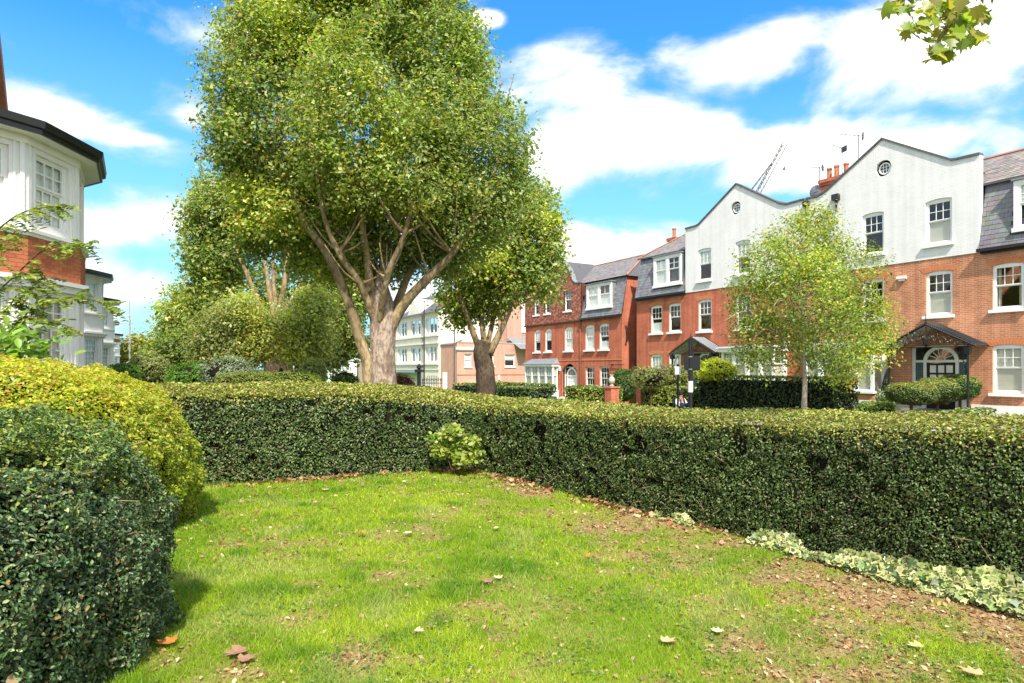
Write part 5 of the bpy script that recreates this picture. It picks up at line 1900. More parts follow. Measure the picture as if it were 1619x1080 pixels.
for a, b in groups:
    for z0, z1 in ((3.7, 5.45), (6.95, 8.75)):
        wd = (b - a - .1) / 3
        for k in range(3):
            window(D, -b + .05 + wd * (k + .5), .1, z0, wd - .04, z1 - z0, (1, 1), (1, 1), (0, 1, 'blind_white') if (k + int(a)) % 3 == 0 else None, sill=False, split=.38, fr=.07)
MB().tube([(-4.6, -.1, 0), (-4.6, -.1, 9.2)], .07, 6).build('downpipe', M['lead'], D)
MB().box(-13, -5.2, -1.2, 0, 2.2, 2.45).build('porch_roof', M['green_paint'], D)
MB().box(-4.3, -.4, -.08, 0, 0, .9).build('plinth', M['cream'], D)
E_ = thing('white_lodge', 'small white house with sash windows far down the street left of the big trunk', 'building', W(-100, 29, -1.1), RZ)
w_ = MB()
wall(w_, -14, 0, 0, 6.0, [(-2.6, -1.4, 1.2, 4.0), (-6.6, -5.2, 1.2, 3.4), (-10, -8.8, 1.2, 3.4)], 0, .2)
w_.face([(0, 0, 0), (0, 9, 0), (0, 9, 6), (0, 0, 6)]).face([(-14, 0, 0), (-14, 9, 0), (-14, 9, 6), (-14, 0, 6)])
w_.build('wall', M['white_smooth'], E_)
MB().face([(-14.5, -.5, 5.9), (.5, -.5, 5.9), (.5, 4.5, 8.6), (-14.5, 4.5, 8.6)]).face([(-14.5, 9.5, 5.9), (.5, 9.5, 5.9), (.5, 4.5, 8.6), (-14.5, 4.5, 8.6)]).build('roof', M['slate_plain'], E_)
for xc, w1, h1 in ((-2, 1.2, 2.8), (-5.9, 1.4, 2.2), (-9.4, 1.2, 2.2)):
    window(E_, xc, .1, 1.2, w1, h1, (2, 2), (2, 2), None)
gw = thing('garden_wall', 'plain tan rendered wall between the white lodge and the white block', 'wall', W(-99, 30, -1.1), RZ)
MB().box(0, 14, 0, .3, 0, 4.1).build('wall', M['tan'], gw)
MB().box(-.05, 14.05, -.05, .35, 4.1, 4.2).build('coping', M['stone'], gw)

# ------------------------------------------------------------------ LEFT HAND TERRACE WITH BAYS
def facet_bay(root, t0, w0, near=False, detail=True, z0=0.0):
    """half dodecagon bay of two storeys facing the street; the parent is in t,w axes"""
    Rr = 2.7
    rot = R(15)
    def V(rr, k):
        a = R(-105 + 30 * k)
        return (t0 + rr * math.sin(a), w0 + rr * math.cos(a))
    def ring(mb, rr0, rr1, z0_, z1_, cap=False, k1=7):
        for k in range(k1):
            a, b = V(rr0, k), V(rr0, k + 1)
            c, d = V(rr1, k + 1), V(rr1, k)
            mb.face([(*a, z0_), (*b, z0_), (*c, z1_), (*d, z1_)])
        return mb
    L = 2 * Rr * math.sin(rot)
    wz = [(1.86, 3.2), (4.5, 5.82)]
    spand = None
    body = MB()
    brickm = MB()
    for k in range(7):
        a, b = V(Rr, k), V(Rr, k + 1)
        ph = R(-90 + 30 * k)
        cen = ((a[0] + b[0]) / 2, (a[1] + b[1]) / 2)
        rz = PI - ph
        Mx = Matrix.Translation((cen[0], cen[1], 0)) @ Matrix.Rotation(rz, 4, 'Z')
        ww = .88
        tmp = MB()
        hl = [(-ww / 2, ww / 2, z_[0], z_[1]) for z_ in wz]
        wall(tmp, -L / 2, L / 2, 0, 6.08, hl, 0, .12)
        for f in tmp.f:
            body.face([tuple(Mx @ Vector(tmp.v[i])) for i in f])
        pil = MB()
        for s in (-1, 1):                       # pilaster mouldings beside each angle
            for (x_, wd_, d_) in ((L / 2 - .10, .07, .03), (L / 2 - .20, .035, .018)):
                xa, xb = sorted((s * x_, s * (x_ + (wd_ if x_ > L / 2 - .15 else wd_))))
                pil.box(xa, xb, -d_, .0, 0, 3.28, None, Mx)
                pil.box(xa, xb, -d_, .0, 4.34, 6.05, None, Mx)
        pil.build('pilaster', M['white'], root)
        if detail:
            for i, (za, zb) in enumerate(wz):
                window(root, cen[0] - .06 * math.sin(ph), cen[1] - .06 * math.cos(ph), za, ww, zb - za, (3, 2), (3, 3), (0, 1, 'blind_white') if i else (0, 1, 'blind'), sill=False, rz=rz, split=.44, fr=.05)
    body.build('bay_wall', M['white_smooth'], root)
    # sill bands, cornices
    for (za, zb, r_) in ((4.30, 4.36, .13), (4.24, 4.30, .07), (3.42, 3.50, .20), (3.30, 3.42, .12), (5.92, 6.06, .05)):
        mo = MB()
        ring(mo, Rr, Rr + r_, za, za)
        ring(mo, Rr + r_, Rr + r_, za, zb)
        ring(mo, Rr + r_, Rr, zb, zb)
        mo.build('moulding', M['white'], root)
    so = MB()
    ring(so, Rr - .02, Rr + .38, 6.06, 6.06)
    so.build('soffit', M['white_smooth'], root)
    gt = MB()
    ring(gt, Rr + .34, Rr + .39, 6.05, 6.05)
    ring(gt, Rr + .39, Rr + .39, 6.05, 6.13)
    ring(gt, Rr + .39, Rr + .45, 6.13, 6.15)
    ring(gt, Rr + .45, Rr + .47, 6.15, 6.28)
    ring(gt, Rr + .47, Rr + .36, 6.28, 6.28)
    gt.build('gutter', M['black'], root)
    ro = MB()
    ring(ro, Rr + .37, .1, 6.27, 6.7)
    ro.build('bay_roof', M['slate_plain'], root)
    ba_ = MB()
    ring(ba_, Rr + .045, Rr + .045, 3.50, 4.24)
    if near:
        ba_.build('mortar_band', M['mortar'], root)
        bl = .215
        metas = [MB().box(-bl / 2, bl / 2, -.012, .05, 0, .065).mesh('brick', M['brick_loose' if q % 3 else 'brick_loose_b']) for q in range(3)]
        half = [MB().box(-.05, .05, -.012, .05, 0, .065).mesh('brick', M['brick_loose'])]
        ap = (Rr + .045) * math.cos(rot)
        Lb = 2 * (Rr + .045) * math.sin(rot)
        for k in (3, 4, 5):
            ph = R(-90 + 30 * k)
            cen = (t0 + ap * math.sin(ph), w0 + ap * math.cos(ph))
            rz = PI - ph
            ux, uy = math.cos(rz), math.sin(rz)
            for r_ in range(10):
                z = 3.50 + .0745 * r_
                x = -Lb / 2 + (.004 if r_ % 2 else -.108)
                while x < Lb / 2 - .02:
                    xa, xb = max(x, -Lb / 2), min(x + bl, Lb / 2)
                    xm = (xa + xb) / 2
                    if xb - xa > .205:
                        link('brick', random.choice(metas), root, (cen[0] + ux * xm, cen[1] + uy * xm, z), rz)
                    elif xb - xa > .015:
                        link('brick', cached(('bk', round(xb - xa, 3)), lambda: MB().box(-(xb - xa) / 2, (xb - xa) / 2, -.012, .05, 0, .065).mesh('brick', M['brick_loose'])), root, (cen[0] + ux * xm, cen[1] + uy * xm, z), rz)
                    x += bl + .01
    else:
        ba_.build('spandrel', M['white_smooth'], root)


def terrace_house(t0, w0, label, near, zg=0.0, ln=12.0, w_main=-.4, brick_low=False):
    o = thing('bay_house', label, 'house', W(t0, w0, zg), RZ, 'white bay houses on the left')
    facet_bay(o, 0, 0, near)
    wm = w_main
    mb = MB()
    mb.box(-ln / 2 - 1, ln / 2 + (1 if not near else 0), -10, wm, 0, 6.1)
    mb.build('brick_wall', M['brick_orange' if near else 'white_smooth'], o)
    gb = MB()
    if near:
        gb.prism([(-14.2, 6.0), (.3, 6.0), (-6.8, 15.6), (-6.9, 15.6)], -10, wm + .02)
        gb.build('gable', M['brick_orange'], o)
        v = MB()
        v.prism([(-14.6, 6.05), (-14.2, 6.05), (-6.85, 15.75), (-6.85, 16.2)], -10, wm + .25)
        v.prism([(.8, 6.05), (-6.85, 16.2), (-6.85, 15.75), (.3, 6.05)], -10, wm + .25)
        v.build('verge', M['ridge'], o)
    else:
        gb.face([(-ln / 2 - 1.3, wm + .3, 6.1), (ln / 2 + 1.3, wm + .3, 6.1), (ln / 2 + 1.3, -5, 8.0), (-ln / 2 - 1.3, -5, 8.0)])
        gb.build('roof', M['slate_plain'], o)
    return o


# the parent frame has local x along t, local y along w
terrace_house(-16.4, -3.68, 'nearest white bay fronted house at the left edge with a red brick band', True)
terrace_house(-36.3, -4.1, 'second white bay fronted house, just beyond the brick banded bay', False)
terrace_house(-49.3, -4.05, 'third white bay fronted house down the left side', False)
terrace_house(-72.3, -4.6, 'fourth bay fronted house, behind the near scaffold board', False)
terrace_house(-97, -4.7, 'farthest bay fronted house, beyond the scaffold pole', False)

# scaffold in front of the fourth house
sc = thing('scaffold', 'grey pole and board scaffold against the far left houses', 'scaffold', W(-60, -.6, 0), RZ)
for (x, y, h_) in ((0, 0, 7.3), (0, -3.4, 5.2), (-6, 0, 6.2), (-6, -3.4, 5.2), (4.5, -3.4, 5.0)):
    MB().tube([(x, y, -1), (x, y, h_)], .045 if h_ > 7 else .03, 6).build('upright', M['steel'], sc)
for z in (1.9, 3.9, 5.4, 6.0):
    for y in (0, -3.4):
        MB().tube([(-6.3, y, z), (.5, y, z)], .026, 5).build('ledger', M['steel'], sc)
    MB().tube([(0, .3, z + .05), (0, -3.8, z + .05)], .026, 5).build('transom', M['steel'], sc)
for z in (2.0, 4.2):
    for k in range(5):
        MB().box(-6.5, .6, -3.2 + .5 * k, -2.75 + .5 * k, z, z + .045).build('board', M['board'], sc)
MB().tube([(0, -3.4, .1), (0, 0, 2.4)], .026, 5).build('brace', M['steel'], sc)

# ------------------------------------------------------------------ STREET SIDE HEDGES, PILLARS, POSTS
def block_hedge(name_label, t0, t1, w0, w1, zt, side, top, zg=0.0, cat='hedge', ms=.07, dens=.8, dome=.0, name='hedge'):
    c_ = W((t0 + t1) / 2, (w0 + w1) / 2, 0)
    h_ = thing(name, name_label, cat, (0, 0, 0))
    a, b, c2, d2 = W(t0, w0), W(t1, w0), W(t0, w1), W(t1, w1)
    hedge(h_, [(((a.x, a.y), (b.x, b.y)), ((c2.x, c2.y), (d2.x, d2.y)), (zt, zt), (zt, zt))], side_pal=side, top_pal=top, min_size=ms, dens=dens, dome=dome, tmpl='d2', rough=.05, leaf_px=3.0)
    return h_


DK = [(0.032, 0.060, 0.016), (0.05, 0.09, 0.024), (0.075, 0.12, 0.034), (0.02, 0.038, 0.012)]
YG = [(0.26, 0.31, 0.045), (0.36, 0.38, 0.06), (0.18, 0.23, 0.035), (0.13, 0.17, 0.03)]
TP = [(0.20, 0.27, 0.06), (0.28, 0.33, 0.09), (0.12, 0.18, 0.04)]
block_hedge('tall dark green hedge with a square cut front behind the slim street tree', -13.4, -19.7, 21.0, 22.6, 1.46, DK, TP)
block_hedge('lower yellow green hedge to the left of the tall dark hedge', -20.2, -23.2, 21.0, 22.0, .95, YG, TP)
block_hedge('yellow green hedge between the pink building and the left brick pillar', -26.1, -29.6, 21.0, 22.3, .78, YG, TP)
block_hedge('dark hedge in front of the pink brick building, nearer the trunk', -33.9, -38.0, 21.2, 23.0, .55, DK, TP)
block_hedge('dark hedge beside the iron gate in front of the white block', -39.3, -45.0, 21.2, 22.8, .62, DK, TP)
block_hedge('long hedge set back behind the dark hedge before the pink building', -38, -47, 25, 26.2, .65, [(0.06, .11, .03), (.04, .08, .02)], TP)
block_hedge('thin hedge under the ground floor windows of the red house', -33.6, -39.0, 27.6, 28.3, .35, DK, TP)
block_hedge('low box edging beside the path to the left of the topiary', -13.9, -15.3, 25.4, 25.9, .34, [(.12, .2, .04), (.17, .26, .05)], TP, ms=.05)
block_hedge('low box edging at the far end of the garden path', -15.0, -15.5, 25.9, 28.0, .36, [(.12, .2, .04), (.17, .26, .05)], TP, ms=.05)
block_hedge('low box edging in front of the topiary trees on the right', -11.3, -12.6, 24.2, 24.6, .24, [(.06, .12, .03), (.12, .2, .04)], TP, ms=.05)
block_hedge('low box edging running back to the porch of the orange house', -11.0, -11.4, 24.6, 27.2, .32, [(.06, .12, .03), (.12, .2, .04)], TP, ms=.05)
tag(MB().face([W(-13.2, 21, .016), W(-10.6, 21, .016), W(-12.0, 28.9, .016), W(-15.1, 28.9, .016)]).build('garden_path', M['brickpave']), kind='structure')
tag(MB().face([W(-10.6, 21, .012), W(-6, 21, .012), W(-6, 28.9, .012), W(-11.9, 28.9, .012)]).build('garden_paving', M['paving']), kind='structure')

for (t, lab) in ((-25.67, 'left brick gate pillar with a pale pineapple finial'), (-23.45, 'right brick gate pillar with a pale pineapple finial')):
    p = thing('gate_pillar', lab, 'gate pillar', W(t, 21.2, gz(t)), RZ, 'brick gate pillars before the shrubs')
    wd = .26 if t < -25 else .17
    hh = 1.0
    MB().box(-wd, wd, -wd, wd, 0, hh).build('shaft', M['brick_red'], p)
    MB().box(-wd - .05, wd + .05, -wd - .05, wd + .05, hh, hh + .07).build('cap', M['terracotta'], p)
    f = MB()
    f.lathe([(.10, 0), (.12, .05), (.06, .10), (.08, .14), (.15, .22), (.17, .32), (.14, .44), (.07, .52), (.02, .54)], 12, (0, 0, hh + .07))
    for k in range(6):
        a = k * PI / 3
        f.tube([(.03 * math.cos(a), .03 * math.sin(a), hh + .58), (.09 * math.cos(a), .09 * math.sin(a), hh + .70)], [.025, .008], 5)
    f.build('finial', M['stone'], p)

p = thing('signal_post', 'thick black post with a white band and a square black box near its top', 'post', W(-16.2, 17.75, 0))
p.location = (6.63, 23.5, -.02)
p.rotation_euler = (0, 0, R(-20))
MB().tube([(0, 0, 0), (0, 0, 2.95)], .085, 14).build('pole', M['black'], p, smooth=False)
MB().tube([(0, 0, .95), (0, 0, 1.36)], .092, 14).build('white_band', M['white'], p)
s_ = MB().box(-.22, .34, -.05, .12, 1.76, 2.30)
s_.box(-.19, .31, -.065, -.05, 1.80, 2.26)
s_.build('signal_box', M['black'], p)
MB().tube([(0, 0, 1.79), (0, 0, 1.815)], .094, 14).tube([(0, 0, 2.25), (0, 0, 2.275)], .094, 14).build('steel_strap', M['steel'], p)
p = thing('sign_post', 'thin black post with a small white parking plate at the top', 'sign', (6.4, 24.4, -.02), R(-15))
MB().tube([(0, 0, 0), (0, 0, 2.0)], .04, 8).build('pole', M['black'], p)
MB().box(-.11, .11, -.06, -.045, 1.60, 1.90).build('sign_plate', M['white'], p)
for (x, y, Y, lab, r_) in ((527, 528, 45, 'thin black post far left of the big trunk', .06), (671, 478, 38, 'slim tall black post in front of the white block', .045), (566, 570, 52, 'short dark post against the tan wall', .06)):
    q = at(x, y, Y)
    p = thing('street_post', lab, 'post', (q.x, Y, -.8), 0)
    MB().tube([(0, 0, 0), (0, 0, 1.2)], r_ * 1.5, 8).tube([(0, 0, 1.2), (0, 0, q.z + .8)], [r_, r_ * .7], 8).build('column', M['black'], p)
    MB().lathe([(r_, 0), (r_ * 1.3, .03), (.02, .1)], 8, (0, 0, q.z + .8)).build('cap', M['black'], p)

# iron gate with post
c0 = at(663, 600, 53)
g_ = thing('iron_gate', 'black scrolled iron gate hung from a black post before the white block', 'gate', (c0.x, 53, -1.0), R(-6))
MB().tube([(0, 0, 0), (0, 0, 2.75)], .17, 8).box(-.3, .3, -.3, .3, 2.5, 2.75).lathe([(.1, 0), (.22, .1), (.2, .3), (.05, .45)], 8, (0, 0, 2.75)).build('gate_post', M['iron'], g_)
mb = MB()
for k in range(12):
    x = .3 + k * .15
    top = 2.0 + .25 * math.sin(PI * k / 11)
    mb.bar((x, 0, .2), (x, 0, top), .022)
mb.bar((.2, 0, .35), (2.0, 0, .35), .03).bar((.2, 0, 1.6), (2.0, 0, 1.6), .03)
for k in range(6):
    pts = [(.42 + .3 * k + .13 * (1 - .07 * q) * math.cos(q * .8), 0, 1.85 + .13 * (1 - .07 * q) * math.sin(q * .8)) for q in range(11)]
    mb.tube(pts, .02, 4)
mb.build('gate_leaf', M['iron'], g_)
MB().box(2.05, 2.4, -.15, .15, 0, 2.5).build('white_post', M['white_smooth'], g_)
o = thing('grit_bin', 'orange yellow bin standing behind the iron gate', 'bin', (c0.x + 1.35, 54.2, -1.05))
MB().box(-.45, .45, -.3, .3, 0, 1.05).build('body', M['orange'], o)
MB().prism([(-.5, 1.05), (.5, 1.05), (.4, 1.28), (-.4, 1.28)], -.34, .34).build('lid', M['orange'], o)

# things in the forecourt of the red house
o = thing('planter_trough', 'low dark green slatted trough before the bay of the red house', 'trough', W(-36.6, 24.2, -.75), RZ)
for k in range(4):
    MB().box(-1.0, 1.0, -.4, -.35, .05 + .16 * k, .19 + .16 * k).build('slat', M['green_paint'], o)
MB().box(-1.0, 1.0, -.35, .4, 0, .66).build('box', M['green_paint'], o)
mb = MB()
for k in range(9):
    a = k * PI / 8
    mb.face([(-.9 + .2 * k, -.55 * math.sin(a) - .1, 0), (-.9 + .2 * (k + 1), -.55 * math.sin(min(PI, a + PI / 8)) - .1, 0), (-.9 + .2 * (k + 1), .1, .5 * math.sin(min(PI, a + PI / 8))), (-.9 + .2 * k, .1, .5 * math.sin(a))])
    mb.face([(-.9 + .2 * k, .7, 0), (-.9 + .2 * (k + 1), .7, 0), (-.9 + .2 * (k + 1), .1, .5 * math.sin(min(PI, a + PI / 8))), (-.9 + .2 * k, .1, .5 * math.sin(a))])
o = mb.build('covered_pile', M['tarp_grey'], None, W(-33.0, 23.6, -.62), RZ)
tag(o, 'low pile under a pale grey cover left of the yellow green hedge', 'covered pile')

mb = MB()
for k in range(8):
    s0, s1 = math.sin(k * PI / 8) * .45, math.sin((k + 1) * PI / 8) * .45
    x_, x2 = -.5 + .125 * k, -.5 + .125 * (k + 1)
    mb.face([(x_, -.5, -.1), (x2, -.5, -.1), (x2, -.05, s1), (x_, -.05, s0)])
    mb.face([(x_, .5, -.1), (x2, .5, -.1), (x2, -.05, s1), (x_, -.05, s0)])
o = mb.build('covered_pile', M['tarp'], None, (at(851, 640, 33).x, 33, -.62), .3, smooth=True)
tag(o, 'small heap under a bright white sheet in front of the green trough', 'covered pile')

# seated person on the far pavement
def skinned(name, verts, edges, radii, material, parent, sub=2, root=0):
    me = bpy.data.meshes.new(name)
    me.from_pydata(verts, edges, [])
    o = link(name, me, parent)
    mod = o.modifiers.new('skin', 'SKIN')
    for i, r_ in enumerate(radii):
        sv = me.skin_vertices[0].data[i] if me.skin_vertices else None
        if sv is not None:
            sv.radius = (r_, r_) if not isinstance(r_, tuple) else r_
    ms = o.modifiers.new('sub', 'SUBSURF')
    ms.levels = ms.render_levels = sub
    me.materials.append(material)
    return o


def make_person():
    o = thing('person', 'person in a white shirt with dark straps sitting low on the far pavement', 'person', (.265 * 26.5, 26.5, -.02), R(25))
    import bmesh as bmm

    def sk(name, verts, edges, radii, material):
        bm = bmm.new()
        lay = bm.verts.layers.skin.verify()
        vs = []
        for v, r_ in zip(verts, radii):
            bv = bm.verts.new(v)
            bv[lay].radius = (r_, r_)
            vs.append(bv)
        vs[0][lay].use_root = True
        for a, b in edges:
            bm.edges.new((vs[a], vs[b]))
        me = bpy.data.meshes.new(name)
        bm.to_mesh(me)
        bm.free()
        me.materials.append(material)
        ob = link(name, me, o)
        ob.modifiers.new('skin', 'SKIN')
        s2 = ob.modifiers.new('sub', 'SUBSURF')
        s2.levels = s2.render_levels = 2
        return ob
    V = [(0, 0, .12), (0, -.02, .32), (0, -.06, .50), (0, -.09, .62), (0, -.10, .70), (0, -.12, .80),
         (.18, -.05, .52), (.27, -.14, .34), (.20, -.34, .30), (.17, -.40, .29), (-.18, -.05, .52), (-.27, -.14, .34), (-.20, -.34, .30), (-.17, -.40, .29),
         (.11, -.05, .12), (.20, -.38, .40), (.15, -.52, .05), (.15, -.64, .04), (-.11, -.05, .12), (-.20, -.38, .40), (-.15, -.52, .05), (-.15, -.64, .04)]
    E_2 = [(0, 1), (1, 2), (2, 3), (3, 4), (4, 5), (2, 6), (6, 7), (7, 8), (8, 9), (2, 10), (10, 11), (11, 12), (12, 13), (0, 14), (14, 15), (15, 16), (16, 17), (0, 18), (18, 19), (19, 20), (20, 21)]
    rad = [.13, .13, .13, .05, .085, .075, .055, .045, .035, .03, .055, .045, .035, .03, .09, .065, .045, .035, .09, .065, .045, .035]
    sk('body', V, E_2, rad, M['skin'])
    idx = [1, 0, 2, 6, 7, 8, 10, 11, 12]
    sk('shirt', [V[i] for i in idx], [(0, 1), (0, 2), (2, 3), (3, 4), (4, 5), (2, 6), (6, 7), (7, 8)], [.155, .15, .15, .075, .062, .05, .075, .062, .05], M['shirt'])
    idx = [0, 14, 15, 16, 18, 19, 20]
    sk('trousers', [V[i] for i in idx], [(0, 1), (1, 2), (2, 3), (0, 4), (4, 5), (5, 6)], [.15, .105, .08, .058, .105, .08, .058], M['navy'])
    MB().lathe([(.02, .18), (.07, .165), (.105, .11), (.11, .04), (.09, -.02)], 12, (0, -.09, .74)).build('hair', M['hair'], o)
    MB().tube([(.09, -.20, .25), (.10, -.20, .5), (.09, -.05, .63), (.09, .1, .5), (.09, .14, .3)], .022, 5).tube([(-.09, -.20, .25), (-.10, -.20, .5), (-.09, -.05, .63), (-.09, .1, .5), (-.09, .14, .3)], .022, 5).build('strap', M['navy'], o)
    MB().box(-.14, .14, .12, .24, .18, .55).build('backpack', M['navy'], o)


make_person()

# far crane over the roofs
cr = thing('tower_crane', 'distant luffing crane whose lattice jib rises over the white gables', 'crane', (at(1160, 583, 260).x, 260, -2))
bx = cr.location.x


def lattice(mb, a, b, wd, n, r_):
    a, b = Vector(a), Vector(b)
    d = (b - a).normalized()
    s1 = d.cross(Vector((0, 1, 0)))
    if s1.length < .1:
        s1 = Vector((1, 0, 0))
    s1.normalize()
    s2 = d.cross(s1)
    offs = [s1 * wd / 2 + s2 * wd / 2, -s1 * wd / 2 + s2 * wd / 2, -s2 * wd / 2]
    for o_ in offs:
        mb.tube([a + o_, b + o_], r_, 4)
    for k in range(n):
        p0, p1 = a.lerp(b, k / n), a.lerp(b, (k + 1) / n)
        for i in range(3):
            mb.tube([p0 + offs[i], p1 + offs[(i + 1) % 3]], r_ * .5, 3)


mb = MB()
lattice(mb, (0, 0, 0), (0, 0, 58), 2.4, 24, .16)
mb.build('mast', M['crane'], cr)
tip = at(1240, 228, 260)
mb = MB()
lattice(mb, (0, 0, 58), (tip.x - bx, 0, tip.z + 2), 2.0, 20, .16)
lattice(mb, (-4.2, 0, 62), (tip.x - bx - 5.2, 0, tip.z - 6), .5, 14, .09)
mb.build('jib', M['crane'], cr)
MB().box(-8, -2, -1.5, 1.5, 56, 60).build('counterweight', M['crane'], cr)
b_ = at(1240, 268, 60)
bird = thing('bird', 'tiny dark bird flying between the crane and the big chimney', 'bird', b_)
MB().tube([(-.16, 0, -.02), (-.05, 0, 0), (.08, 0, .01), (.17, 0, .03), (.2, 0, .03)], [.01, .05, .055, .035, .01], 8).build('body', M['crane'], bird)
for s in (-1, 1):
    MB().face([(-.08, 0, .02), (.07, 0, .02), (.02, s * .25, .22), (-.06, s * .24, .2)]).face([(-.06, s * .24, .2), (.02, s * .25, .22), (-.08, s * .45, .28)]).build('wing', M['crane'], bird)

# ------------------------------------------------------------------ TREES
PLANE = [(0.23, 0.31, 0.080), (0.31, 0.375, 0.12), (0.16, 0.23, 0.058), (0.44, 0.49, 0.23), (0.40, 0.36, 0.11), (0.36, 0.22, 0.07)]
WP = [5, 4, 4, 2.2, .9, .35]


def crown(root, lobes, nclump, per, cr, ls, pal, w=None, tmpl='d2', name='crown', droop=0.0, shell=.5, up=.7, material=None, weights=None, zmin=None, flat=1.0, jit=.16, clear=None, shoots=0):
    vol = np.array([(l[1][0] * l[1][1] + l[1][0] * l[1][2] + l[1][1] * l[1][2]) for l in lobes])
    if weights is not None:
        vol = vol * np.array(weights)
    k = rng.choice(len(lobes), nclump, p=vol / vol.sum())
    cen = np.array([tuple(l[0]) for l in lobes])[k]
    rad = np.array([l[1] for l in lobes])[k]
    d = norm(rng.normal(size=(nclump, 3)))
    u = 1 - shell * rng.random(nclump) ** 1.7
    bump = 0.60 + 0.76 * fbm(cen + d * 2.2, 1.0, 5, 3)
    C = cen + d * rad * (u * bump)[:, None]
    # drop clumps buried deep inside another lobe
    deep = np.zeros(nclump, bool)
    for l in lobes:
        q = np.sum(((C - np.array(tuple(l[0]))) / (np.array(l[1]) * .52)) ** 2, 1)
        deep |= q < 1
    C, d = C[~deep], d[~deep]
    if clear is not None:
        keep = np.ones(len(C), bool)
        for (p0, p1, rr_) in clear:
            p0, p1 = np.array(p0), np.array(p1)
            e = p1 - p0
            tt = np.clip(((C - p0) @ e) / (e @ e), 0, 1)
            keep &= np.linalg.norm(C - (p0 + tt[:, None] * e), axis=1) > rr_ * (.6 + .8 * rng.random(len(C)))
        C, d = C[keep], d[keep]
    if zmin is not None:
        kk = C[:, 2] > zmin
        C, d = C[kk], d[kk]
    m = len(C)
    tone = (1 + rng.normal(0, .15, m)) * (.66 + .68 * fbm(C, .55, 71, 2))
    yel = rng.random(m)
    warm = np.clip((fbm(C, .45, 91, 2) - .5) * 5, 0, 1)
    n = m * per
    idx = np.repeat(np.arange(m), per)
    off = rng.normal(0, cr, (n, 3)) * np.array([1, 1, .75 * flat])
    P = C[idx] + off - d[idx] * np.abs(rng.normal(0, cr * .4, (n, 1)))
    if droop:
        P[:, 2] -= droop * np.abs(rng.normal(0, 1, n)) * rng.random(m)[idx]
    N2 = d[idx] * .45 + np.array([0, 0, up]) + rng.normal(0, .55, (n, 3)) + off / cr * .15
    K = pick(n, pal, w, jit) * tone[idx][:, None]
    K = K * (1 + warm[idx][:, None] * np.array([.45, .32, -.15]))
    K = np.where((yel[idx] > .93)[:, None], K * np.array([1.45, 1.15, .9]), K)
    if shoots:
        sel = rng.choice(m, shoots)
        sdir = norm(d[sel] * .8 + np.array([0, 0, 1.0]) + rng.normal(0, .25, (shoots, 3)))
        ln = cr * (1.6 + 2.2 * rng.random((shoots, 1)))
        tw = MB()
        for q in range(0, shoots, 3):
            p0 = Vector(C[sel[q]])
            tw.tube([p0, p0 + Vector(sdir[q]) * float(ln[q, 0])], [.012, .004], 3, False)
        tw.build('twigs', M['twig'], root)['kind'] = 'stuff'
        ex = []
        for q in range(12):
            ex.append(C[sel] + sdir * ln * (q / 11) + rng.normal(0, cr * .13, (shoots, 3)))
        ex = np.concatenate(ex)
        P = np.concatenate([P, ex])
        N2 = np.concatenate([N2, rng.normal(0, .6, (len(ex), 3)) + np.array([0, 0, .5])])
        K = np.concatenate([K, pick(len(ex), pal, w, jit) * 1.15])
        n = len(P)
    return leaves(name, P, N2, ls * (.5 + 1.0 * rng.random(n) ** 1.4), np.clip(K, .003, .9), tmpl, material or M['leaf'], root)


def limb(root, pts, r0, r1, m, n=9, name='limb', wob=.05):
    pts = [Vector(p) for p in pts]
    out, rr = [], []
    N_ = len(pts) - 1
    for i in range(N_):                         # Catmull-Rom through the points
        p0, p1, p2, p3 = pts[max(0, i - 1)], pts[i], pts[i + 1], pts[min(N_, i + 2)]
        for k in range(5):
            t = k / 5
            v = 0.5 * ((2 * p1) + (p2 - p0) * t + (2 * p0 - 5 * p1 + 4 * p2 - p3) * t * t + (3 * p1 - p0 - 3 * p2 + p3) * t ** 3)
            out.append(v)
            rr.append(r0 + (r1 - r0) * ((i + t) / N_) ** .8)
    out.append(pts[-1])
    rr.append(r1)
    return MB().tube(out, rr, n, True, wob).build(name, m, root, smooth=True)


def L(x, y, Y, rx, rz, ry=None):                 # a lobe from its picture centre, distance and half sizes in metres per 1000 px
    k = Y / F
    return (at(x, y, Y), (rx * k, (ry if ry else rx) * k, rz * k))


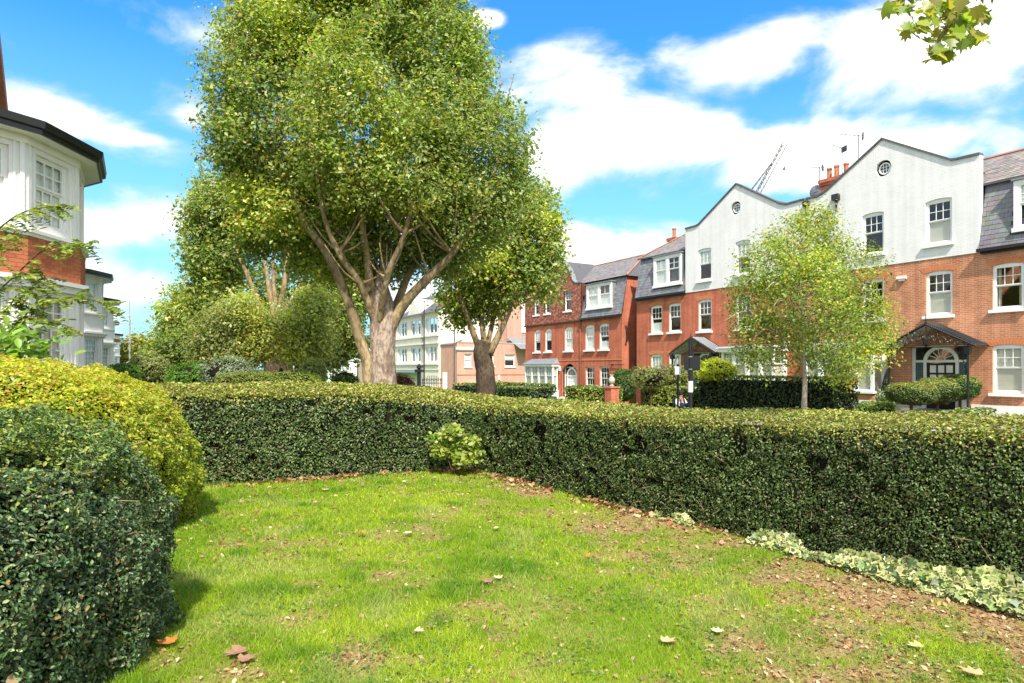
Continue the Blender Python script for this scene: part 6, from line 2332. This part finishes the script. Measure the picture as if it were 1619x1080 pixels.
# the big plane tree
T1 = thing('plane_tree', 'largest plane tree with a huge rounded crown and thick mottled trunk', 'tree', (0, 0, 0))
Y0 = 18.0
tk = [at(606, 640, Y0), at(605, 600, Y0), at(606, 560, Y0), at(605, 520, Y0), at(606, 490, Y0), at(604, 455, Y0), at(600, 420, Y0 + .2)]
MB().tube([Vector((tk[0].x, Y0, -.2))] + [tk[0].lerp(tk[1], .5)] + tk[1:], [.52, .44, .39, .35, .37, .36, .20, .08], 20, True, .05).build('trunk', M['bark_trunk'], T1, smooth=True)
limb(T1, [(at(582, 610, Y0).x, Y0 - .1, -.2), at(584, 590, Y0 - .1), at(570, 540, Y0 - .1), at(552, 480, Y0 - .2), at(520, 405, Y0 - .4), at(482, 350, Y0 - .5), at(452, 275, Y0 - .4), at(440, 190, Y0)], .21, .07, M['bark_plane'], 12)
LM = [([(600, 525, 0), (588, 470, -.1), (580, 400, -.3), (568, 320, -.5), (562, 230, -.4)], .19),
      ([(608, 520, .1), (603, 450, .2), (606, 390, .3), (600, 300, .3), (610, 180, .4)], .17),
      ([(606, 515, .3), (590, 440, .8), (560, 380, 1.3), (520, 300, 1.8)], .13),
      ([(612, 530, 0), (638, 482, -.1), (680, 437, -.3), (716, 400, -.5), (760, 330, -.6), (790, 250, -.4)], .20),
      ([(614, 515, .2), (640, 450, .6), (668, 385, .9), (690, 280, 1.0), (700, 160, .8)], .14),
      ([(600, 515, -.2), (612, 440, -.9), (640, 370, -1.3), (660, 290, -1.5)], .12),
      ([(596, 515, -.1), (570, 450, -.6), (536, 400, -1.0), (510, 330, -1.2), (500, 220, -1.2)], .13)]
for pts, r_ in LM:
    limb(T1, [at(x, y, Y0 + d) for x, y, d in pts], r_, .04, M['bark_plane'])
for k in range(80):                              # secondary branches
    pts, r_ = random.choice(LM)
    i = random.randrange(1, len(pts) - 1)
    x, y, d = pts[i]
    a = at(x, y, Y0 + d)
    b = a + Vector((random.uniform(-1.3, 1.3), random.uniform(-1.2, 1.2), random.uniform(.7, 1.8)))
    limb(T1, [a, a.lerp(b, .5) + Vector((0, 0, -.15)), b], .045, .010, M['bark_plane'], 5, 'branch')
lob = [L(432, 165, Y0 - .2, 100, 165), L(385, 215, Y0, 52, 80), L(555, 185, Y0 - 1.5, 92, 150), L(470, 40, Y0 + .4, 105, 110), L(600, 20, Y0 + .2, 90, 90), L(680, 60, Y0 + .1, 68, 125),
       L(705, 165, Y0, 80, 130), L(760, 250, Y0 - .1, 84, 112), L(655, 265, Y0 - 1.1, 80, 95), L(640, 350, Y0 + .7, 95, 70), L(470, 345, Y0 + .4, 85, 62), L(425, 335, Y0 + .1, 55, 62), L(400, 385, Y0 + .9, 30, 36), L(735, 355, Y0 + .2, 75, 55), L(802, 300, Y0 + .1, 42, 62),
       L(590, 405, Y0 + 1.2, 85, 48), L(500, 410, Y0 + 1.3, 50, 45), L(540, -70, Y0, 150, 90), L(700, 415, Y0 + .6, 38, 34), L(530, 300, Y0 + 1.2, 80, 60), L(730, 100, Y0 + .3, 45, 60)]
clr = [(at(520, 405, Y0 - 1.6), at(470, 320, Y0 - 1.8), .28), (at(552, 480, Y0 - .8), at(500, 380, Y0 - 1.2), .4), (at(588, 470, Y0 - 1), at(572, 330, Y0 - 1.6), .32), (at(638, 482, Y0 - .8), at(716, 400, Y0 - 1.2), .35),
       (at(606, 440, Y0 - 1), at(604, 380, Y0 - 1.2), .4), (at(470, 320, Y0 - 1.6), at(452, 260, Y0 - 1.8), .35), (at(630, 330, Y0 - 2), at(640, 440, Y0 - .5), .4)]
crown(T1, lob, 5000, 54, .22, .112, PLANE, WP, shell=.5, clear=clr, shoots=900)

# right hand plane tree
T2 = thing('plane_tree', 'smaller plane tree to the right, in front of the red house', 'tree', (0, 0, 0))
Y0 = 27.0
limb(T2, [(at(769, 620, Y0).x, Y0, -.2), at(768, 625, Y0), at(768, 590, Y0), at(763, 560, Y0), at(768, 540, Y0)], .46, .36, M['bark_dark'], 14, 'trunk', .06)
LM = [([(764, 565, 0), (748, 525, 0), (730, 475, -.2), (722, 440, -.4), (715, 400, -.3)], .17),
      ([(768, 555, 0), (762, 500, .2), (765, 440, .3), (760, 380, .2)], .15),
      ([(774, 560, -.1), (800, 505, -.3), (815, 460, -.5), (835, 400, -.5)], .18),
      ([(770, 550, .3), (785, 480, .5), (790, 420, .6), (800, 350, .5)], .13)]
for pts, r_ in LM:
    limb(T2, [at(x, y, Y0 + d) for x, y, d in pts], r_, .04, M['bark_plane'], 8)
lob = [L(835, 375, Y0, 52, 80), L(800, 345, Y0 + .3, 60, 60), L(855, 420, Y0 - .3, 36, 55), L(765, 400, Y0 + .2, 70, 55), L(725, 455, Y0 + .3, 36, 50), L(760, 470, Y0 + .8, 50, 42), L(815, 440, Y0 - .2, 48, 42), L(838, 325, Y0, 32, 40), L(730, 500, Y0 + .9, 26, 20), L(862, 380, Y0, 30, 50)]
crown(T2, lob, 1150, 42, .28, .17, PLANE, WP, shell=.5, shoots=250)

# plane tree on the left behind
T3 = thing('plane_tree', 'tall plane tree left of the biggest one with pale upright limbs', 'tree', (0, 0, 0))
Y0 = 31.0
limb(T3, [(at(432, 600, Y0).x, Y0, -.2), at(432, 590, Y0), at(424, 555, Y0), at(416, 520, Y0)], .5, .30, M['bark_dark'], 12, 'trunk')
limb(T3, [(at(444, 600, Y0).x, Y0 + .5, -.2), at(444, 590, Y0 + .5), at(440, 540, Y0 + .5), at(436, 500, Y0 + .5)], .4, .28, M['bark_dark'], 12, 'trunk')
for pts, r_ in [([(424, 530), (405, 470), (385, 420), (365, 380)], .2), ([(436, 510), (425, 450), (418, 400), (415, 350)], .18), ([(438, 510), (433, 440), (432, 380)], .17), ([(440, 515), (450, 450), (458, 390), (462, 350)], .2), ([(425, 520), (390, 490), (360, 455)], .15), ([(442, 505), (470, 460), (490, 420)], .14)]:
    limb(T3, [at(x, y, Y0 + random.uniform(-.6, .4)) for x, y in pts], r_, .05, M['bark_plane'], 8)
lob = [L(345, 345, Y0, 55, 72), L(330, 410, Y0, 40, 75), L(375, 330, Y0 + .6, 55, 60), L(420, 340, Y0 + 1.2, 55, 45), L(350, 425, Y0 + 1.3, 36, 48), L(480, 360, Y0 + 1.5, 55, 55), L(316, 475, Y0 + .4, 26, 42)]
crown(T3, lob, 1150, 40, .34, .20, PLANE, WP, shell=.5, shoots=250)


def tree(label, cat, trunk, Yd, lobes, nclump, per, cr, ls, pal, w=None, limbs=(), tr=.25, bark='bark_dark', droop=0, name='tree', shell=.6, tmpl='d2', zmin=.3):
    t_ = thing(name, label, cat, (0, 0, 0))
    x, yt = trunk
    g = (at(x, 583, Yd).x, Yd, -1.0 if Yd > 30 else -.2)
    limb(t_, [g, Vector((g[0], Yd, .6)), at(x - 3, (yt + 583) / 2, Yd), at(x, yt, Yd)], tr, tr * .4, M[bark], 8, 'trunk')
    for pts in limbs:
        limb(t_, [at(a, b, Yd) for a, b in pts], tr * .45, tr * .1, M[bark], 6)
    crown(t_, [L(a, b, Yd + dy, rx, rz) for (a, b, rx, rz, dy) in lobes], nclump, per, cr, ls, pal, w, droop=droop, shell=shell, tmpl=tmpl, zmin=zmin)
    return t_


OLIVE = [(0.19, 0.22, 0.06), (0.25, 0.27, 0.08), (0.13, 0.165, 0.04), (0.30, 0.27, 0.10)]
GREY = [(0.31, 0.37, 0.15), (0.38, 0.42, 0.20), (0.22, 0.29, 0.10), (0.36, 0.35, 0.13)]
DARKT = [(0.13, 0.19, 0.04), (0.18, 0.24, 0.055), (0.09, 0.14, 0.03), (0.24, 0.28, 0.07)]
SILVER = [(0.34, 0.39, 0.30), (0.26, 0.31, 0.22), (0.42, 0.46, 0.37), (0.18, 0.23, 0.14)]
BRIGHT = [(0.13, 0.27, 0.04), (0.18, 0.33, 0.05), (0.09, 0.19, 0.03)]
tree('rounded olive green tree at the left end of the row of tree crowns', 'tree', (285, 520), 46, [(283, 500, 32, 52, 0), (305, 520, 30, 60, 1), (268, 560, 28, 34, 0)], 420, 36, .48, .27, PLANE, WP)
tree('dark bushy tree low between the far terrace and the plane trees', 'tree', (300, 560), 40, [(262, 568, 30, 32, 0), (300, 560, 36, 40, 0), (330, 570, 30, 30, -1)], 380, 36, .36, .22, DARKT)
tree('distant pale tree seen past the scaffold pole', 'tree', (225, 555), 85, [(222, 553, 22, 26, 0), (200, 560, 20, 24, 2), (245, 562, 18, 22, 1)], 240, 30, .7, .42, OLIVE, tr=.4)
tree('light grey green willow leaved tree in front of the left plane trunks', 'tree', (395, 520), 25, [(345, 520, 38, 38, 0), (385, 500, 45, 40, 0), (370, 555, 52, 32, .4), (325, 560, 30, 26, 0), (415, 535, 30, 38, .3)], 520, 40, .26, .13, GREY, limbs=[[(395, 560), (370, 520), (345, 500)], [(393, 560), (400, 520), (405, 490)]], tr=.16, bark='bark_plane')
tree('sparse olive tree right of the left plane trunks', 'tree', (472, 520), 26, [(480, 500, 34, 42, 0), (470, 548, 30, 32, 0), (505, 540, 26, 32, .5), (500, 478, 34, 30, .5)], 380, 36, .28, .14, [tuple(c * 1.5 for c in p) for p in OLIVE + GREY[:2]], limbs=[[(472, 560), (485, 520), (500, 480)]], tr=.15, bark='bark_dark')
tree('dark leaning tree just left of the big trunk', 'tree', (505, 530), 30, [(535, 500, 38, 48, 0), (555, 460, 36, 46, 1), (520, 555, 28, 28, 0), (548, 545, 24, 22, .5)], 520, 38, .34, .2, PLANE, WP, limbs=[[(507, 590), (500, 550), (520, 510), (545, 470)]], tr=.3)
tree('shadowy tree closing the view behind the left plane tree', 'tree', (460, 520), 50, [(400, 480, 50, 70, 0), (460, 460, 55, 80, 0), (350, 520, 45, 50, 0), (520, 480, 45, 60, 0), (480, 550, 70, 30, 2)], 520, 34, .6, .34, DARKT + [(0.15, .18, .04)], tr=.4)


def low_bush(label, x, y, Yd, rx, rz, pal, s, n, cat='shrub', name='shrub', w=None, p=2.2, rough=.1, tmpl='d2', material=None, zbase=None):
    o = thing(name, label, cat, (0, 0, 0))
    c = at(x, y, Yd)
    k = Yd / F
    bush(o, tuple(c), (rx * k, rx * k * .9, rz * k), p, n, s, pal, w, rough=rough, tmpl=tmpl, material=material or M['leaf'], cutz=-1.2, core=.8, nback=.3)
    zb = c.z - rz * k * .7
    if zb > 0:
        MB().tube([(c.x, Yd, 0), (c.x, Yd, c.z)], .05, 6).build('stem', M['twig'], o)
    return o


low_bush('feathery silver grey shrub above the back hedge', 362, 592, 22, 42, 30, SILVER, .075, 6500, p=2, rough=.16)
low_bush('grey green shrub at the foot of the scaffold', 235, 588, 28, 38, 32, GREY, .085, 5500, p=2, rough=.14)
low_bush('bright green shrub between the two grey shrubs', 305, 598, 24, 38, 24, BRIGHT, .08, 5000, p=2, rough=.14)
low_bush('deep green low shrub below the scaffold boards', 195, 592, 26, 26, 20, BRIGHT, .08, 3500, p=2, rough=.12)
low_bush('low pale clipped mound beyond the back hedge', 392, 604, 19, 45, 15, TP + YG[:2], .055, 7000, p=3, rough=.05)
low_bush('low yellow green mound beside the blue conifer', 455, 602, 20, 52, 15, [(.26, .32, .05), (.32, .36, .06), (.18, .25, .04)], .06, 7000, p=2.6, rough=.08)
low_bush('grey green shrub left of the leaning dark trunk', 493, 592, 24, 24, 20, GREY, .08, 4000, p=2, rough=.12)
low_bush('small dark shrub under the sparse olive tree', 545, 600, 26, 22, 14, DARKT, .08, 2500, p=2, rough=.12)
low_bush('red leaved shrub beside the big trunk base', 632, 606, 30, 26, 14, [(.22, .06, .04), (.30, .10, .06), (.13, .05, .03), (.12, .14, .04)], .09, 3500, p=2, rough=.14)
low_bush('round green shrub between the brick gate pillars', 986, 608, 37, 22, 26, [(.09, .16, .04), (.14, .21, .06), (.06, .11, .03)], .11, 6500, p=2, rough=.12)
low_bush('grey green rose bushes behind the yellow green hedge', 1030, 597, 30, 30, 18, GREY + [(.2, .1, .05)], .09, 4500, p=2, rough=.16)
low_bush('mixed shrub with red hips behind the sign post', 1066, 598, 31, 30, 18, GREY + [(.28, .14, .05), (.16, .22, .05), (.12, .18, .05)], .09, 4500, p=2, rough=.16)
low_bush('bright yellow green maple shrub beside the signal post', 1133, 585, 27, 34, 17, [(.42, .46, .03), (.5, .5, .05), (.3, .38, .03)], .09, 6000, p=2, rough=.16)
low_bush('white flowering bush at the corner of the square bay', 1399, 624, 27.4, 10, 8, [(.6, .6, .55), (.16, .24, .08), (.22, .3, .1)], .07, 1500, p=2, rough=.14)
low_bush('pale flowering plant at the right of the door', 1545, 622, 25.6, 8, 8, [(.6, .6, .52), (.16, .24, .08), (.22, .3, .1)], .07, 1200, p=2, rough=.14)
# blue conifer
o = thing('conifer', 'small narrow blue green conifer beyond the back hedge', 'conifer', (0, 0, 0))
c = at(445, 600, 21)
n = 2600
h_ = rng.random(n)
r_ = (.24 * (1 - h_) ** .8 + .02)
th = rng.random(n) * 2 * PI
P = np.stack([c.x + r_ * np.cos(th), 21 + r_ * np.sin(th), .8 + h_ * 1.2 - .2], 1)
leaves('foliage', P, np.stack([np.cos(th), np.sin(th), .6 + 0 * th], 1) + rng.normal(0, .4, (n, 3)), .06 + .03 * rng.random(n), pick(n, [(.03, .07, .06), (.05, .10, .085), (.02, .045, .04)]), 'd2', M['leaf'], o)
MB().tube([(c.x, 21, 0), (c.x, 21, 1.8)], [.12, .03], 6).build('stem', M['twig'], o)
# dwarf conifer in a pot by the canopy
c = W(-15.45, 28.2, 0)
o = thing('potted_conifer', 'small dark cone shaped conifer in a black pot left of the canopy', 'potted plant', (c.x, c.y, 0))
MB().lathe([(.2, 0), (.26, .5), (.28, .5), (.28, .56)], 12).build('pot', M['black'], o)
n = 1600
h_ = rng.random(n)
r_ = .26 * (1 - h_) ** .7 + .02
th = rng.random(n) * 2 * PI
leaves('foliage', np.stack([r_ * np.cos(th), r_ * np.sin(th), .62 + h_ * 1.1], 1), np.stack([np.cos(th), np.sin(th), .5 + 0 * th], 1) + rng.normal(0, .4, (n, 3)), .05 + .03 * rng.random(n), pick(n, DK), 'd2', M['leaf_gloss'], o)

# topiary standards
for (x, y, Yd, rx, rz, lab) in ((1441, 623, 24.6, 36, 18, 'ball topiary tree nearest the path, leftmost of the three'), (1482, 616, 25.3, 32, 18, 'middle ball topiary tree in front of the black door'),
                                (1518, 611, 26.0, 29, 19, 'rightmost ball topiary tree by the porch post')):
    o = thing('topiary_tree', lab, 'topiary', (0, 0, 0), 0, 'ball topiary trees before the porch')
    c = at(x, y, Yd)
    k = Yd / F
    bush(o, tuple(c), (rx * k, rx * k, rz * k), 2.3, 12000, .062, [(.10, .16, .035), (.07, .12, .028), (.15, .21, .05), (.045, .08, .02)] if Yd < 25.8 else [(.07, .17, .04), (.10, .22, .05), (.05, .11, .03)],
         toppal=[(.20, .26, .05), (.26, .30, .07), (.30, .2, .07)], wtop=[4, 3, 1], rough=.07, tmpl='d2', core=.86)
    MB().tube([(c.x, Yd, 0), (c.x + .02, Yd, c.z * .5), (c.x, Yd, c.z)], [.06, .05, .045], 7).build('trunk', M['bark_dark'], o)

# slim street tree
T5 = thing('street_tree', 'slim young street tree with airy green and yellowing crown before the white gables', 'tree', (0, 0, 0))
Y0 = 22.0
limb(T5, [(at(1272, 600, Y0).x, Y0, -.1), at(1272, 640, Y0), at(1273, 600, Y0), at(1271, 565, Y0), at(1270, 520, Y0), at(1266, 440, Y0), at(1268, 360, Y0)], .115, .025, M['bark_birch'], 10, 'trunk', .03)
for k in range(48):
    zf = random.uniform(0, 1)
    yb = 575 - 190 * zf
    a = at(1270, yb, Y0)
    ang = random.uniform(0, 2 * PI)
    ln = random.uniform(1.0, 2.4) * (1 - .45 * zf)
    b = a + Vector((math.cos(ang) * ln, math.sin(ang) * ln * .8, ln * random.uniform(.5, 1.0)))
    e = b + Vector((math.cos(ang) * ln * .35, math.sin(ang) * ln * .3, -ln * .15))
    limb(T5, [a, a.lerp(b, .5) + Vector((0, 0, .1)), b, e], .035, .008, M['bark_birch'], 5, 'branch')
BIR = [(0.20, 0.29, 0.06), (0.28, 0.35, 0.09), (0.13, 0.20, 0.045), (0.44, 0.42, 0.10), (0.48, 0.34, 0.07), (0.32, 0.20, 0.05)]
lob = [L(1270, 385, Y0, 62, 62), L(1220, 420, Y0, 56, 55), L(1330, 430, Y0, 62, 60), L(1195, 480, Y0, 46, 62), L(1275, 470, Y0 - .6, 80, 80), L(1370, 500, Y0, 46, 55), L(1300, 540, Y0 - .3, 78, 45), L(1205, 545, Y0, 40, 38), L(1380, 545, Y0, 30, 35), L(1330, 575, Y0 - .2, 40, 26), L(1285, 345, Y0, 35, 28), L(1180, 525, Y0, 28, 45)]
crown(T5, lob, 2200, 28, .19, .098, BIR, [5, 5, 4, 1.6, .6, .3], shell=.85, droop=.35, tmpl='d2', jit=.2)

# plane bough reaching in at the top right, its trunk outside the picture beside the pavement
T6 = thing('plane_tree', 'overhanging plane bough with big lobed leaves at the top right corner', 'tree', (0, 0, 0))
limb(T6, [(7.6, 5.6, -.1), (7.6, 5.6, 1.5), (7.5, 5.5, 3.0), (7.2, 5.4, 5.2)], .32, .22, M['bark_trunk'], 12, 'trunk')
limb(T6, [(7.2, 5.4, 4.6), (6.0, 5.3, 5.9), (5.0, 5.2, 6.0), tuple(at(1560, -40, 5.2)), tuple(at(1500, 40, 5.1)), tuple(at(1475, 80, 5.1))], .10, .008, M['bark_plane'], 7)
limb(T6, [tuple(at(1560, -40, 5.2)), tuple(at(1480, -15, 5.2)), tuple(at(1400, 5, 5.2))], .02, .006, M['bark_plane'], 6, 'branch')
limb(T6, [tuple(at(1520, 15, 5.15)), tuple(at(1460, 45, 5.1)), tuple(at(1425, 50, 5.1))], .012, .005, M['bark_plane'], 6, 'branch')
pts = []
for (x, y, sx, sy, k) in ((1500, 20, 30, 22, 34), (1540, 20, 26, 26, 34), (1510, 60, 26, 18, 26), (1482, 82, 22, 12, 14), (1450, 45, 24, 10, 14), (1415, 12, 24, 8, 12), (1470, 0, 40, 16, 22), (1545, 62, 14, 10, 5), (1560, -40, 90, 35, 60), (1700, -60, 80, 60, 60)):
    for _ in range(k):
        pts.append(at(x + random.gauss(0, sx * .6), y + random.gauss(0, sy * .6), 5.15 + random.gauss(0, .22)))
n = len(pts)
Nn = rng.normal(0, .55, (n, 3)) + np.array([0, -.75, .55])
leaves('leaves', np.array([tuple(p) for p in pts]), Nn, .10 + .06 * rng.random(n), pick(n, [(.24, .30, .045), (.32, .36, .06), (.17, .23, .04), (.38, .34, .08)]), 'plane', M['leaf'], T6, droop=.9)

# young tree with drooping leaflets in front of the left bay
T7 = thing('sapling', 'young tree with drooping pinnate leaves in front of the brick banded bay', 'tree', (0, 0, 0))
Y0 = 8.6
base = Vector((at(-70, 583, Y0).x, Y0, 0))
limb(T7, [base, base + Vector((.1, 0, 1.5)), at(-40, 480, Y0), at(-50, 330, Y0)], .05, .02, M['twig'], 7, 'trunk')
tw = [[(-45, 560), (20, 520), (60, 480), (100, 470), (150, 475), (180, 490)], [(-45, 500), (20, 440), (70, 395), (110, 385), (140, 390)], [(-45, 400), (20, 345), (60, 330), (100, 325)], [(-40, 420), (0, 380), (30, 370)], [(20, 520), (45, 500), (110, 520)], [(20, 440), (60, 430), (80, 450)], [(-40, 520), (10, 490), (30, 465), (70, 455)]]
C_l, N_l = [], []
for t_ in tw:
    P3 = [at(x, y, Y0 + random.uniform(-.3, .3)) for x, y in t_]
    limb(T7, P3, .014, .004, M['twig'], 5, 'branch')
    for i in range(1, len(P3)):
        for _ in range(9):
            p = P3[i - 1].lerp(P3[i], random.random())
            d = Vector((random.uniform(-.2, 1), random.uniform(-.8, .8), random.uniform(-.5, .25))).normalized()
            ln = random.uniform(.16, .30)
            for q in range(6):
                for s in (-1, 1):
                    c = p + d * ln * (q + 1) / 6 + Vector((0, 0, -.05 * (q / 6) ** 2)) + d.cross(Vector((0, 0, 1))).normalized() * s * .028
                    C_l.append(tuple(c))
                    N_l.append((random.gauss(0, .35), random.gauss(-.3, .35), 1))
n = len(C_l)
leaves('leaves', np.array(C_l), np.array(N_l), .075 + .03 * rng.random(n), pick(n, [(.20, .27, .05), (.27, .33, .07), (.13, .19, .04), (.35, .36, .11)]), 'oval', M['leaf'], T7)
T8 = thing('shrub', 'bright green shrub with long pointed leaves against the nearest bay', 'shrub', (0, 0, 0))
n = 420
P = np.array([tuple(at(20 + random.gauss(0, 34), 548 + random.gauss(0, 20), 8.3 + random.gauss(0, .3))) for _ in range(n)])
leaves('leaves', P, rng.normal(0, .4, (n, 3)) + np.array([.2, -.4, .8]), .11 + .07 * rng.random(n), pick(n, [(.18, .32, .04), (.26, .40, .06), (.12, .22, .03)]), 'oval', M['leaf'], T8, droop=.4)
MB().tube([(at(15, 583, 8.3).x, 8.3, 0), tuple(at(15, 560, 8.3))], [.03, .02], 6).build('stem', M['twig'], T8)
